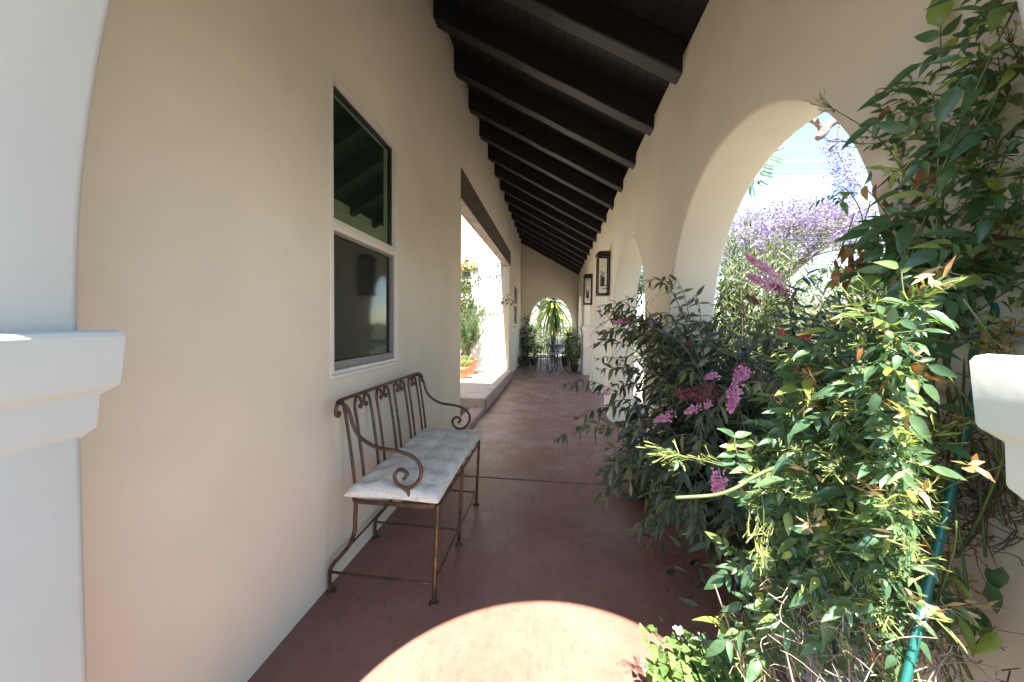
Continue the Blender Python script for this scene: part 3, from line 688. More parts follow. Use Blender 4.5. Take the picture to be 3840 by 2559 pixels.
lower = dens([(2020, 730, 0.77, 0.083, 4), (2110, 730, 0.67, 0.079, 4), (2200, 720, 0.59, 0.077, 2), (2040, 820, 0.75, 0.093, 18), (2150, 830, 0.62, 0.076, 11), (1950, 860, 0.83, 0.083, 14), (1900, 930, 0.88, 0.093, 16), (2010, 930, 0.78, 0.105, 19), (2120, 930, 0.66, 0.090, 15), (1840, 990, 0.93, 0.081, 12), (1930, 1040, 0.85, 0.104, 19), (2030, 1040, 0.76, 0.104, 19), (2130, 1050, 0.64, 0.068, 11),
  (1800, 1090, 0.96, 0.081, 8), (1880, 1140, 0.90, 0.103, 18), (1980, 1150, 0.81, 0.115, 19), (2080, 1140, 0.70, 0.082, 15), (2160, 1200, 0.61, 0.067, 6), (1820, 1220, 0.94, 0.091, 11), (1920, 1250, 0.86, 0.105, 18), (2030, 1260, 0.76, 0.093, 16), (2110, 1290, 0.67, 0.069, 8), (1780, 1340, 0.97, 0.091, 10), (1860, 1350, 0.91, 0.103, 16), (1960, 1350, 0.83, 0.094, 16), (2060, 1360, 0.72, 0.072, 11), (1750, 1440, 0.99, 0.072, 8), (1830, 1440, 0.94, 0.092, 8), (1930, 1430, 0.85, 0.093, 4), (2020, 1450, 0.77, 0.073, 3), (1790, 1530, 0.97, 0.072, 4)])
for grp, lit in ((upper, 0), (lower, 1)):
    for (c, r, n) in grp:
        # a stem from the core of the vine to the clump
        base = np.array([rng.uniform(.74, .82), rng.uniform(.68, .95), max(.02, c[2] - rng.uniform(.25, .6))])
        for kk in range(2 if lit else 1):
            tip = c + rng.normal(0, r*.5, 3); mid = (base + tip)/2 + rng.normal(0, .05, 3) + np.array([0, 0, .06])
            VS.tube(bez(base, mid, tip, 9), np.linspace(.0024, .0012, 9), 5)
        for k in range(int(n*1.85) if lit else int(n*.92)):
            dv = rdir()[0]; p = c + dv*r*rng.uniform(.35, 1.05)
            p[1] = max(p[1], Y2 + .03)
            if lit and p[0] > .92*p[1] and c[0] < .66: p[0] = .92*p[1] - rng.uniform(0, .05)
            p[0] = min(p[0], XR - .015) if p[1] > Y2 else p[0]; p[1] = max(p[1], Y2 + .03) if p[0] > .66 else p[1]; p[2] = max(p[2], .03)
            outw = unit(dv*.8 + np.array([-.45, -.25, -.15]) + rng.normal(0, .25, 3))
            nrm = unit(np.array([-.25, -.55, .75]) + rng.normal(0, .35, 3))
            size = min(1, c[1]/.92)*(rng.uniform(.028, .050) if lit else rng.uniform(.044, .068))*(1 if rng.random() > .25 else .62)
            path = pinnate(VL, p, outw, nrm, size, 2 if rng.random() < .6 else 3)
            VS.tube([p - outw*.02] + path, .0011, 4, False)
            if rng.random() < (.25 if lit else .10): buds(VB, VS, p + outw*.05, outw + np.array([-.2, -.2, .3]), rng.integers(8, 15), .024)
            if rng.random() < (.03 if lit else .07): 
                for q in range(4): VD.add(p + rng.normal(0, .02, 3), unit(rng.normal(0, .5, 3) + np.array([0, 0, -1])), rdir()[0], rng.uniform(.03, .055)*(.55 if lit else 1), rng.uniform(.012, .022)*(.5 if lit else 1))
            if lit and rng.random() < .07:
                q0 = p + outw*.05 + np.array([0, -.02, .02]); VF = Leaves()
                for q in range(9): VF.add(q0 + rng.normal(0, .006, 3), unit(rng.normal(0, .6, 3) + np.array([-.2, -.3, 0])), rdir()[0], rng.uniform(.015, .035), rng.uniform(.005, .009))
                VF.build('faded_flower', T_SM, M['faded'], vine)
        # small filler leaflets
        for k in range(n*4 if lit else int(n*1.3)):
            dv = rdir()[0]; p = c + dv*r*rng.uniform(.2, 1.1)
            p[1] = max(p[1], Y2 + .02)
            if lit and p[0] > .92*p[1] and c[0] < .66: p[0] = .92*p[1] - rng.uniform(0, .05)
            p[0] = min(p[0], XR - .012) if p[1] > Y2 else p[0]; p[1] = max(p[1], Y2 + .02) if p[0] > .66 else p[1]; p[2] = max(p[2], .02)
            l = rng.uniform(.018, .036); VL.add(p, unit(rng.normal(0, 1, 3) + np.array([-.2, -.1, -.4])), unit(np.array([-.1, -.5, .8]) + rng.normal(0, .5, 3)), l, l*.46)
# long free shoots
def shoot(pts, r, step=.055, size=.045, start=.25, leaf=True, tipbuds=10, pairs=2, L=VL):
    P = smooth_path(pts, 10); VS.tube(P, np.linspace(r, r*.5, len(P)), 6)
    seg = np.cumsum(np.r_[0, np.linalg.norm(np.diff(P, axis=0), axis=1)]); s = seg[-1]*start
    sg = 1
    while leaf and s < seg[-1]:
        i = min(int(np.searchsorted(seg, s)), len(P) - 2); d = unit(P[i + 1] - P[i]); side = unit(np.cross(d, np.array([0, -.4, 1.])))
        for q in (1, -1):
            if rng.random() < .85: pinnate(L, P[i], unit(side*q + d*.6 + np.array([0, 0, -.15])), unit(np.array([-.1, -.5, .8])), size*rng.uniform(.7, 1.1), pairs)
        s += step*rng.uniform(.8, 1.3)
    if tipbuds: buds(VB, VS, P[-1], P[-1] - P[-3], tipbuds, .030, .9)
    return P
def A(*q): return [at(*p) for p in q]
# the thick pale shoot that crosses the butterfly bush, cut at its end
VS.tube(smooth_path(A((2010, 1050, .86), (1880, 1062, .86), (1790, 1073, .86), (1735, 1095, .85), (1690, 1122, .85), (1640, 1138, .84), (1552, 1144, .84)), 8), .0042, 8)
shoot(A((1740, 1093, .85), (1690, 1080, .85), (1640, 1065, .85), (1590, 1052, .85), (1545, 1045, .85)), .0022, .07, .02, .9, True, 16)
for (x, y) in ((1530, 1040), (1560, 1050), (1600, 1062), (1650, 1062), (1540, 1070)): buds(VB, VS, at(x, y, .85), (-1, 0, .3), 6, .028)
P = smooth_path(A((1735, 1095, .85), (1705, 1065, .85), (1690, 1030, .85), (1688, 1000, .85)), 6); VS.tube(P, .0018, 6)
for (x, y, dx, dz) in ((1690, 1045, -1, .1), (1690, 1045, 1, .1), (1690, 1030, -1, .4), (1690, 1025, 1, .4), (1690, 1062, -1, .05), (1692, 1065, 1, 0), (1688, 1005, -.6, .6), (1688, 1005, .7, .5)):
    VL.add(at(x, y, .85), unit((dx, -.1, dz - .1)), unit((0, -.6, .8)), rng.uniform(.030, .042), .019)
shoot(A((1735, 1095, .85), (1750, 1140, .84), (1755, 1190, .84), (1750, 1250, .84)), .002, .2, .03, .9, False, 18)
for (x, y) in ((1740, 1200), (1770, 1215), (1720, 1190), (1760, 1265)): buds(VB, VS, at(x, y, .84), (-.3, -.3, -.6), 8, .026)
shoot(A((2100, 420, .92), (2030, 330, 1.0), (1980, 290, 1.05), (1905, 245, 1.1)), .0018, .16, .022, .5, True, 10)
shoot(A((2120, 300, .93), (2070, 320, .98), (2010, 330, 1.02), (1960, 330, 1.05)), .0018, .10, .024, .6, True, 12)
shoot(A((2160, 220, .88), (2090, 210, .96), (2020, 205, 1.0), (2010, 240, 1.02)), .0018, .09, .05, .55, True, 0, 1)
shoot(A((2000, 600, 1.05), (1975, 480, 1.06), (1935, 430, 1.06), (1910, 450, 1.06)), .0016, .05, .034, .72, True, 0, 3)
shoot(A((2200, 560, .85), (2150, 480, .82), (2100, 430, .80), (2075, 400, .80)), .0022, .2, .03, .95, False, 12)
pinnate(VG, at(2180, 470, .80), unit((-.4, -.2, .1)), unit((0, -.7, .6)), .05, 3); pinnate(VG, at(2075, 400, .80), unit((-1, 0, .5)), unit((0, -.7, .6)), .03, 2)
pinnate(VG, at(1885, 1130, .84), unit((.05, -.2, -.6)), unit((0, -.9, .35)), .06, 4, .28); pinnate(VG, at(2030, 1010, .80), unit((.2, -.2, -.4)), unit((0, -.8, .5)), .05, 2); pinnate(VG, at(2300, 540, .72), unit((.5, -.1, .3)), unit((0, -.7, .6)), .045, 2)
shoot(A((2090, 1100, .80), (2130, 1060, .78), (2180, 1035, .76), (2270, 1010, .74)), .0024, .2, .03, .9, False, 0)
shoot(A((2110, 1280, .78), (2106, 1210, .78), (2108, 1160, .78), (2140, 1100, .78)), .0024, .05, .045, .1, True, 0, 1)
# brown withered sprays
for (x, y, Y, k) in ((1962, 565, 1.0, 6), (1925, 590, 1.02, 4), (1925, 625, 1.02, 4), (1978, 600, 1.0, 4), (2050, 410, 1.0, 8), (2150, 400, .9, 8), (2280, 590, .78, 5), (2330, 530, .74, 4), (2160, 380, .9, 5)):
    c = np.array(at(x, y, Y))
    for i in range(k): l = rng.uniform(.03, .06); VD.add(c + rng.normal(0, .018, 3), unit(np.array([-.2, -.1, -.9]) + rng.normal(0, .35, 3)), rdir()[0], l, l*.42)
    VS.tube(bez(c + np.array([.05, .02, .12]), c + np.array([.03, 0, .08]), c, 5), .0012, 4)
for (x, y, Y) in ((2290, 800, .70), (2320, 760, .70), (2070, 720, .9), (1890, 1100, .86), (1840, 1080, .88), (2130, 1230, .76), (2200, 1330, .72), (2020, 900, .9), (1905, 870, .98), (2100, 830, .85)):
    c = np.array(at(x, y, Y)); VF = Leaves()
    for q in range(16): VF.add(c + rng.normal(0, .008, 3), unit(rng.normal(0, .6, 3) + np.array([-.4, -.3, .1])), rdir()[0], rng.uniform(.018, .04), rng.uniform(.006, .010))
    VF.build('faded_flower', T_SM, M['faded'], vine)
    buds(VB, VS, c, (-.5, -.2, .2), 14, .036)
# hanging leaves on the right pier
for (x, y, Y) in ((2230, 1380, .70), (2260, 1440, .68), (2270, 1300, .68), (2210, 1400, .72), (2180, 1090, .74)):
    for q in range(3): l = rng.uniform(.045, .07); VL.add(np.array(at(x, y, Y)) + rng.normal(0, .012, 3), unit((rng.normal(0, .5), -.1, -.8)), unit((-.3, -.8, .3)), l, l*.36)
# dry brown twigs at the foot and tangled behind the pier
for (x, y, Y, n, s) in ((1960, 1470, .80, 110, .07), (2050, 1440, .76, 100, .06), (1880, 1500, .84, 80, .06), (2120, 1490, .70, 80, .055), (2000, 1540, .76, 100, .06), (1800, 1520, .9, 50, .06), (2230, 1090, .76, 110, .045), (2275, 1160, .76, 90, .045), (2310, 1200, .75, 50, .04), (2200, 1450, .75, 40, .04), (2100, 1000, .82, 30, .06)):
    c = np.array(at(x, y, Y)); VT = MB()
    for i in range(n):
        a = c + rng.normal(0, s, 3); a[0] = min(a[0], XR - .02); a[1] = max(a[1], Y2 + .02); a[2] = max(a[2], .02)
        b = a + unit(rng.normal(0, 1, 3) + np.array([0, 0, .5]))*rng.uniform(.03, .09); b[1] = max(b[1], Y2 + .02); b[0] = min(b[0], XR - .01)
        VT.tube(bez(a, (a + b)/2 + rng.normal(0, .012, 3), b, 4), np.linspace(.0012, .0006, 4), 4, False)
    tag(VT.build('dry_twigs', M['twig' if x < 2150 and y > 1300 else 'dead_twig'], vine, True, 180), kind='stuff')  # clumps in the sun take the lighter twig, sunlight painted into its colour
VW = MB()
for i in range(46):
    a = np.array([rng.uniform(.62, .82), rng.uniform(.62, 1.05), .0]); b = a + np.array([rng.uniform(-.2, .02), rng.uniform(-.1, .1), rng.uniform(.25, .75)])
    VW.tube(bez(a, (a + b)/2 + rng.normal(0, .04, 3), b, 7), np.linspace(.0042, .002, 7), 5, False)
VL.build('leaves', T_JA, M['jas'], vine); VG.build('young_leaves', T_OV, M['jas_bud'], vine); VB.build('buds', T_BUD, M['jas_bud'], vine); VD.build('withered_leaves', T_OV, M['jas_dry'], vine);
VS.build('stems', M['stem'], vine, True, 180);  VW.build('woody_base', M['twig'], vine, True, 180)
sk = MB(); P = [at(2080, 1568, .640), at(2192, 1100, .70), at(2290, 700, .775)]
P = np.array([tuple(p) for p in P]); e = P[0] - (P[1] - P[0])*(P[0][2]/(P[1][2] - P[0][2])); path = np.vstack([e, P])
sk.tube(path, .0062, 10); rk = []
for t in np.linspace(.05, .97, 22): q = e + (P[2] - e)*t; sk.tube([q - (P[2] - e)*.0012, q + (P[2] - e)*.0012], .0072, 8)
tag(sk.build('garden_stake', M['stake'], None, True, 60), 'teal green plastic garden stake leaning inside the jasmine vine', 'stake')

# ------------------------------------------------------------------ butterfly bush growing in through the first arch
bush = empty('butterfly_bush', (1.18, 2.05, 0), 'big dark green butterfly bush with drooping leaves and pink flower spikes spilling onto the porch', 'bush')
BL, BB = Leaves(), Leaves(); BS = MB()
def panicle(pts, n, r, name, material, sz=.0075):
    """a tapering flower spike of many tiny blossoms along a curved axis"""
    P = smooth_path(pts, 8); L = Leaves()
    for i in range(n):
        t = rng.random()**.8; q = P[int(t*(len(P) - 1))]; rad = r*(1 - .78*t)*rng.uniform(.45, 1.1)
        dv = rdir()[0]; q = q + dv*rad
        for k in range(2): d2 = unit(dv + rng.normal(0, .7, 3)); L.add(q, d2, rdir()[0], sz*rng.uniform(.8, 1.5), sz*rng.uniform(.8, 1.4))
    return L.build(name, T_SM, material, bush)
def arch_stem(base, tip, lift=.35, r=.0045, start=.30, size=.105, droop=.6, budtip=True, seg=22):
    base = np.array(base, float); tip = np.array(tip, float)
    mid = base*.45 + tip*.55; mid[2] = max(base[2], tip[2]) + lift*rng.uniform(.6, 1.1)
    P = bez(base, mid, tip, seg); BS.tube(P, np.linspace(r, r*.35, seg), 5)
    s = np.cumsum(np.r_[0, np.linalg.norm(np.diff(P, axis=0), axis=1)]); x = s[-1]*start; flip = rng.random()*3
    while x < s[-1]*.97:
        i = min(int(np.searchsorted(s, x)), seg - 2); d = unit(P[i + 1] - P[i]); up = np.array([0, 0, 1.]); side = unit(np.cross(d, up) + 1e-6); f = x/s[-1]
        side = unit(side*math.cos(flip) + np.cross(side, d)*math.sin(flip)); flip += 1.35 + rng.normal(0, .2)
        for q in (1, -1):
            l = size*rng.uniform(.75, 1.4)*(1.2 - .5*f)
            dd = unit(side*q*.8 + d*.55 + np.array([0, 0, -droop*rng.uniform(.5, 1.5)]))
            BL.add(P[i], dd, unit(np.array([-.15, -.35, .8]) + rng.normal(0, .35, 3)), l, l*rng.uniform(.24, .32))
        x += rng.uniform(.032, .055)
    d = unit(P[-1] - P[-3])
    for q in range(6): l = size*.45*rng.uniform(.5, 1); BL.add(P[-1], unit(d + rng.normal(0, .45, 3)), rdir()[0], l, l*.26)
    if budtip:
        tp = P[-1]
        for q in range(46):
            t = q/46; c = tp + d*t*.16 + np.array([0, 0, -.06*t*t]); BB.add(c + rdir()[0]*.010*(1 - .7*t), rdir()[0], rdir()[0], .008, .007)
    return P
def bbase(): return (rng.uniform(.98, 1.30), rng.uniform(1.55, 2.65), -.02)
tips = [(1300, 885, 2.5, 1), (1282, 1008, 2.05, 0), (1330, 960, 2.3, 0), (1375, 1150, 1.9, 0), (1455, 1215, 1.75, 0), (1510, 1200, 1.7, 0), (1590, 1225, 1.55, 0), (1680, 1200, 1.5, 0), (1720, 1170, 1.5, 0), (1385, 745, 2.7, 1), (1370, 790, 2.6, 1), (1420, 700, 2.8, 1), (1475, 660, 2.5, 1), (1540, 650, 2.5, 1), (1590, 690, 2.4, 0), (1650, 700, 2.4, 0),
  (1480, 780, 2.3, 0), (1550, 760, 2.2, 0), (1620, 790, 2.2, 0), (1420, 850, 2.3, 0), (1400, 930, 2.2, 0), (1450, 980, 2.0, 0), (1400, 1050, 2.0, 0), (1430, 1120, 1.9, 0), (1500, 900, 2.0, 0), (1560, 870, 1.9, 1), (1500, 1050, 1.8, 0), (1560, 1100, 1.7, 0), (1600, 1000, 1.7, 0), (1650, 950, 1.7, 0), (1680, 1050, 1.6, 0), (1700, 800, 2.0, 0), (1760, 760, 2.0, 0), (1740, 850, 1.9, 0), (1800, 800, 1.9, 0), (1780, 900, 1.7, 0), (1820, 700, 2.0, 1), (1880, 640, 2.0, 0), (1900, 740, 1.9, 0), (1860, 790, 1.8, 0), (1950, 690, 1.9, 0), (1450, 740, 2.6, 1), (1700, 900, 1.7, 0), (1640, 1100, 1.6, 0), (1580, 1160, 1.6, 0)]
for (x, y, Y, b) in tips:
    arch_stem(bbase(), at(x, y, Y), .30 if y < 950 else .42, .0048, .28, .10 if y < 1000 else .115, .7 if y > 850 else .45, b)
for i in range(165):
    x = rng.uniform(1370, 1900); y = rng.uniform(700 if x < 1750 else 760, 1200 if x > 1480 else 1090); Y = 2.75 - (y - 650)/550*1.1 + rng.uniform(-.1, .35)
    arch_stem(bbase(), at(x, y, Y), .25, .004, .25, .10, .6, rng.random() < .12)
for i in range(26):       # stems that lean out over the garden
    arch_stem(bbase(), (rng.uniform(1.4, 2.1), rng.uniform(1.4, 3.1), rng.uniform(.7, 1.65)), .2, .004, .3, .10, .4, rng.random() < .3)
for i in range(420):      # leaf litter caught low in the shaded middle
    p = np.array([rng.uniform(.62, 1.35), rng.uniform(1.45, 2.7), rng.uniform(.05, .75)]); l = rng.uniform(.07, .12)
    BL.add(p, unit(rng.normal(0, .7, 3) + np.array([-.2, -.1, -.5])), unit(np.array([-.2, -.4, .7]) + rng.normal(0, .4, 3)), l, l*.27)
BL.build('leaves', T_LA, M['bud'], bush); BB.build('flower_buds', T_SM, M['bud_green'], bush); BS.build('stems', M['woody'], bush, True, 180)
def flower(p0, p1, n, r, faded=False, sz=.0085):
    panicle([p0, (np.array(tuple(p0)) + np.array(tuple(p1)))/2, p1], n, r, 'flower_cluster', M['faded_pink'] if faded else M['pink'], sz)
flower(at(1790, 640, 2.0), at(1712, 585, 2.0), 330, .034); flower(at(1800, 668, 1.98), at(1715, 632, 1.98), 360, .042); flower(at(1830, 690, 1.98), at(1770, 650, 1.98), 140, .03, True); flower(at(1750, 700, 2.0), at(1715, 680, 2.0), 90, .025, True)
flower(at(1545, 955, 1.85), at(1503, 968, 1.85), 170, .026); flower(at(1640, 905, 1.8), at(1555, 905, 1.8), 420, .060, True, .009); flower(at(1605, 935, 1.78), at(1575, 948, 1.78), 90, .022); flower(at(1630, 925, 1.78), at(1622, 938, 1.78), 60, .016)
flower(at(1645, 862, 1.85), at(1622, 868, 1.85), 110, .024); flower(at(1690, 890, 1.65), at(1678, 945, 1.65), 300, .034); flower(at(1715, 850, 1.7), at(1690, 872, 1.7), 210, .038); flower(at(1702, 845, 1.72), at(1722, 862, 1.72), 110, .03, True)
flower(at(1655, 1095, 1.45), at(1645, 1130, 1.45), 260, .034); flower(at(1450, 735, 2.55), at(1408, 745, 2.55), 140, .034); flower(at(1480, 730, 2.55), at(1430, 735, 2.55), 120, .034, True); flower(at(1505, 735, 2.5), at(1490, 745, 2.5), 80, .026); flower(at(1400, 900, 2.3), at(1390, 905, 2.3), 60, .022)
flower(at(1590, 790, 2.2), at(1580, 800, 2.2), 60, .022, True)

# a smaller bush with red tips at the foot of the near arch
def plain_shrub(name, c, r, n, label, cat, lm, lsize, ratio=.3, tmpl=None, stems=18, base=None, group=None, up=.3, shell=.35, sm=None):
    base = np.array(base if base is not None else (c[0], c[1], -.03), float)
    sh = empty(name, tuple(base), label, cat, group); L = Leaves(); S = MB()
    P, D = blob_points(c, r, n, shell)
    P[:, 2] = np.maximum(P[:, 2], base[2] + .03)
    Dn = D + rng.normal(0, .6, (n, 3)) + np.array([0, 0, up]); l = rng.uniform(.7, 1.3, n)*lsize
    L.addmany(P, Dn, rng.normal(0, .5, (n, 3)) + np.array([-.1, -.4, .8]), l, l*ratio)
    for k in range(stems):
        q = P[rng.integers(n)]; b = base + np.array([rng.normal(0, r[0]*.12), rng.normal(0, r[1]*.12), 0])
        S.tube(bez(b, (b*.6 + q*.4) + np.array([0, 0, .25*r[2]]), q, 8), np.linspace(.006 + .004*r[2], .002, 8), 5, False)
    L.build('leaves', tmpl or T_LA3, lm, sh); S.build('stems', sm or M['woody'], sh, True, 180)
    return sh
rb = plain_shrub('flowering_shrub', (1.50, 1.75, .95), (.35, .32, .60), 1500, 'dark shrub with small red flowers between the butterfly bush and the jasmine', 'shrub', M['dark_shrub'], .055, .34)
for (x, y, Y) in ((1852, 772, 1.5), (1855, 835, 1.4), (1838, 846, 1.4), (1940, 955, 1.3), (1795, 770, 1.5)):
    c = np.array(at(x, y, Y)); RF = Leaves()
    for q in range(60): RF.add(c + rng.normal(0, .009, 3), rdir()[0], rdir()[0], .016, .008)
    RF.build('red_flower', T_SM, M['red_flower'], rb)

# ------------------------------------------------------------------ lantana on the floor in the foreground
c = np.array([.50, 1.22, .08])
lan = empty('lantana_plant', (.60, 1.18, 0), 'low pale green lantana with tiny white flowers on the sunlit floor edge', 'plant')
L, S = Leaves(), MB()
for i in range(85):
    b = np.array([rng.uniform(.52, .74), rng.uniform(1.0, 1.3), .0]); x = rng.uniform(1490, 1690); y = 1455 + abs(x - 1570)*.35 + rng.uniform(0, 120); t = np.array(at(x, y, 1.22 + rng.uniform(-.12, .08))); t[2] = max(t[2], .03)
    P = bez(b, (b + t)/2 + np.array([0, 0, .09]), t, 8); S.tube(P, .0016, 4, False)
    for k in range(3, 8):
        d = unit(P[min(k + 1, 7)] - P[k - 1]); sd = unit(np.cross(d, (0, 0, 1)) + rng.normal(0, .2, 3))
        for q in (1, -1): l = rng.uniform(.024, .045); L.add(P[k], unit(sd*q + d*.4 + np.array([0, 0, .1])), unit(np.array([0, -.3, 1]) + rng.normal(0, .3, 3)), l, l*.66)
for (x, y) in ((1560, 1452), (1484, 1528), (1610, 1470)):
    c = np.array(at(x, y, 1.2)); W = Leaves()
    for q in range(26): W.add(c + rng.normal(0, .006, 3), rdir()[0], rdir()[0], .010, .009)
    W.build('white_flower', T_SM, M['white_flower'], lan)
P = smooth_path(A((1545, 1500, 1.2), (1515, 1470, 1.2), (1500, 1450, 1.2), (1492, 1435, 1.2)), 5); S.tube(P, .0014, 5)
for (x, y) in ((1492, 1436), (1478, 1458), (1510, 1452), (1490, 1478), (1515, 1490), (1486, 1448)): L.add(at(x, y, 1.2), unit(rng.normal(0, .6, 3)), unit((0, -.6, .6)), .032, .021)
L.build('leaves', T_OV, M['lime'], lan); S.build('stems', M['stem'], lan, True, 180)

# strappy plants at the foot of the arcade piers
def strappy(name, c, n, l, lm, label, cat='plant', group=None, width=.010):
    s = empty(name, tuple(c), label, cat, group); L = Leaves()
    for i in range(n):
        a = rng.uniform(0, 2*math.pi); e = rng.uniform(.35, 1.5); ll = l*rng.uniform(.6, 1.15)
        L.add(np.array(c) + np.array([math.cos(a), math.sin(a), 0])*.05, (math.cos(a), math.sin(a), e), unit((-math.cos(a)*e, -math.sin(a)*e, 1)), ll, width*rng.uniform(.8, 1.2))
    L.build('leaves', T_ST, lm, s); return s
strappy('mondo_grass', (.80, 3.25, 0), 260, .34, M['grassy'], 'grey green strappy tuft at the foot of the pier behind the butterfly bush', 'plant')
strappy('daylily', (.82, 2.85, 0), 200, .32, M['grassy'], 'nearer grey green strappy tuft tucked under the butterfly bush', 'plant')

# ------------------------------------------------------------------ the garden seen through the first arch
def oleander():
    base = np.array([2.50, 4.75, -.1]); sh = empty('oleander_shrub', tuple(base), 'tall pale grey green oleander shrub in the sun beyond the first arch', 'shrub'); L, S = Leaves(), MB()
    for i in range(300):
        a = rng.uniform(0, 6.283); rr = rng.uniform(.05, .95)**.8; h = (.6 + 2.30*rng.random()**.6)*(1 - .28*rr)*(1 - .10*math.cos(a)*rr)
        b = base + np.array([math.cos(a), math.sin(a), 0])*rr*.35; t = base + np.array([math.cos(a)*rr, math.sin(a)*rr*1.1, h])
        P = bez(b, b*.3 + t*.7 + np.array([0, 0, .2]), t, 10); S.tube(P, np.linspace(.010, .003, 10), 4, False)
        x = .35
        while x < 1:
            k = x*9; i0 = int(k); p = P[i0]*(1 - k + i0) + P[min(i0 + 1, 9)]*(k - i0); d = unit(P[min(i0 + 1, 9)] - P[max(i0 - 1, 0)])
            for q in range(3):
                sd = unit(np.cross(d, rdir()[0])); l = rng.uniform(.09, .15); L.add(p, unit(d*.9 + sd*.8), unit(np.array([-.2, -.4, .7]) + rng.normal(0, .5, 3)), l, l*.17)
            x += rng.uniform(.035, .065)
        for q in range(7): l = rng.uniform(.06, .11); L.add(t, unit(unit(t - P[-3]) + rng.normal(0, .4, 3)), rdir()[0], l, l*.17)
    L.build('leaves', T_LA3, M['olean'], sh); S.build('stems', M['woody'], sh, True, 180)
oleander()
plain_shrub('garden_shrub', (2.35, 2.7, .55), (.45, .6, .62), 1500, 'rounded light green shrub low behind the jasmine in the garden', 'shrub', M['lime'], .06, .35)
plain_shrub('garden_shrub', (4.6, 4.1, .75), (.9, .8, .85), 2200, 'mid green shrub to the right of the tall oleander', 'shrub', M['shrub'], .08, .3)
plain_shrub('garden_shrub', (3.9, 7.4, 1.1), (1.1, 1.2, 1.25), 2200, 'green shrub seen through the second arch', 'shrub', M['shrub'], .09, .3)
plain_shrub('garden_shrub', (1.9, 9.5, .8), (.5, 1.3, .9), 1200, 'dark shrub against the outside of the farther arches', 'shrub', M['dark_shrub'], .08, .3)
strappy('spiky_plant', (3.1, 3.2, .55), 60, 1.0, M['grassy'], 'sparse spiky plant with thin upright blades against the white sky', 'plant', None, .012)

def tree_limbs(mb, base, trunk_h, spread, top, n, rb, seed):
    r2 = np.random.default_rng(seed); ends = []
    fork = base + np.array([.15, .1, trunk_h]); mb.tube(bez(base, base + np.array([-.1, .1, trunk_h*.5]), fork, 10), np.linspace(rb, rb*.7, 10), 10)
    for i in range(n):
        a = 2*math.pi*i/n + r2.uniform(-.3, .3); q = r2.uniform(.55, 1)
        e = fork + np.array([math.cos(a)*spread*q, math.sin(a)*spread*q, top*r2.uniform(.45, 1)]); mid = fork*.5 + e*.5 + np.array([r2.normal(0, .4), r2.normal(0, .4), r2.uniform(-.1, .5)])
        P = bez(fork, mid, e, 10); mb.tube(P, np.linspace(rb*.5, rb*.14, 10), 7); ends.append(e)
        for k in range(4):
            p = P[r2.integers(4, 9)]; e2 = p + np.array([r2.normal(0, spread*.3), r2.normal(0, spread*.3), r2.uniform(.1, top*.45)]); mb.tube(bez(p, (p + e2)/2 + r2.normal(0, .15, 3), e2, 7), np.linspace(rb*.2, rb*.05, 7), 5); ends.append(e2)
    return ends
def jacaranda():
    c = np.array(at(1800, 545, 22)); base = np.array([c[0], c[1], -.1]); t = empty('jacaranda_tree', tuple(base), 'distant jacaranda tree with a broad dome of lilac blossom', 'tree')
    tr = MB(); ends = tree_limbs(tr, base, 4.4, 3.6, 3.2, 9, .26, 3); tr.build('trunk', M['bark'], t, True, 180)
    P_, Lf = Leaves(), Leaves()
    for e in ends:
        for k in range(3):
            cc = e + rng.normal(0, .45, 3)*np.array([1, 1, .6]); n = 130
            q = cc + rng.normal(0, .30, (n, 3))*np.array([1, 1, .65]); l = rng.uniform(.06, .12, n)
            P_.addmany(q, rdir(n), rdir(n), l, l*.8)
            n2 = 60; q = cc + rng.normal(0, .40, (n2, 3))*np.array([1, 1, .6]) - np.array([0, 0, .2]); l = rng.uniform(.10, .18, n2); Lf.addmany(q, rdir(n2), rdir(n2), l, l*.4)
    # dome of blossom over the limbs
    n = 13500; a = rng.uniform(0, 6.283, n); rr = np.sqrt(rng.random(n)); hz = np.sqrt(np.maximum(0, 1 - rr**2*.97))
    cl = np.stack([np.cos(a)*rr*4.4, np.sin(a)*rr*4.4, hz*2.5 + rng.normal(0, .25, n) - rng.random(n)**2*1.5], 1)
    keep = (np.sin(cl[:, 0]*2.3 + 1)*np.sin(cl[:, 1]*2.1)*np.sin(cl[:, 2]*3 + cl[:, 0]) + rng.random(n)*.9) > .27; cl = cl[keep]
    q = cl + np.array([c[0], c[1], c[2] - .9]); l = rng.uniform(.08, .16, len(q)); sel = rng.random(len(q)) < .86
    P_.addmany(q[sel], rdir(sel.sum()), rdir(sel.sum()), l[sel], l[sel]*.8); Lf.addmany(q[~sel], rdir((~sel).sum()), rdir((~sel).sum()), l[~sel]*1.4, l[~sel]*.5)
    P_.build('blossom', T_SM, M['purple'], t); Lf.build('leaves', T_SM, M['jaca_leaf'], t)
jacaranda()
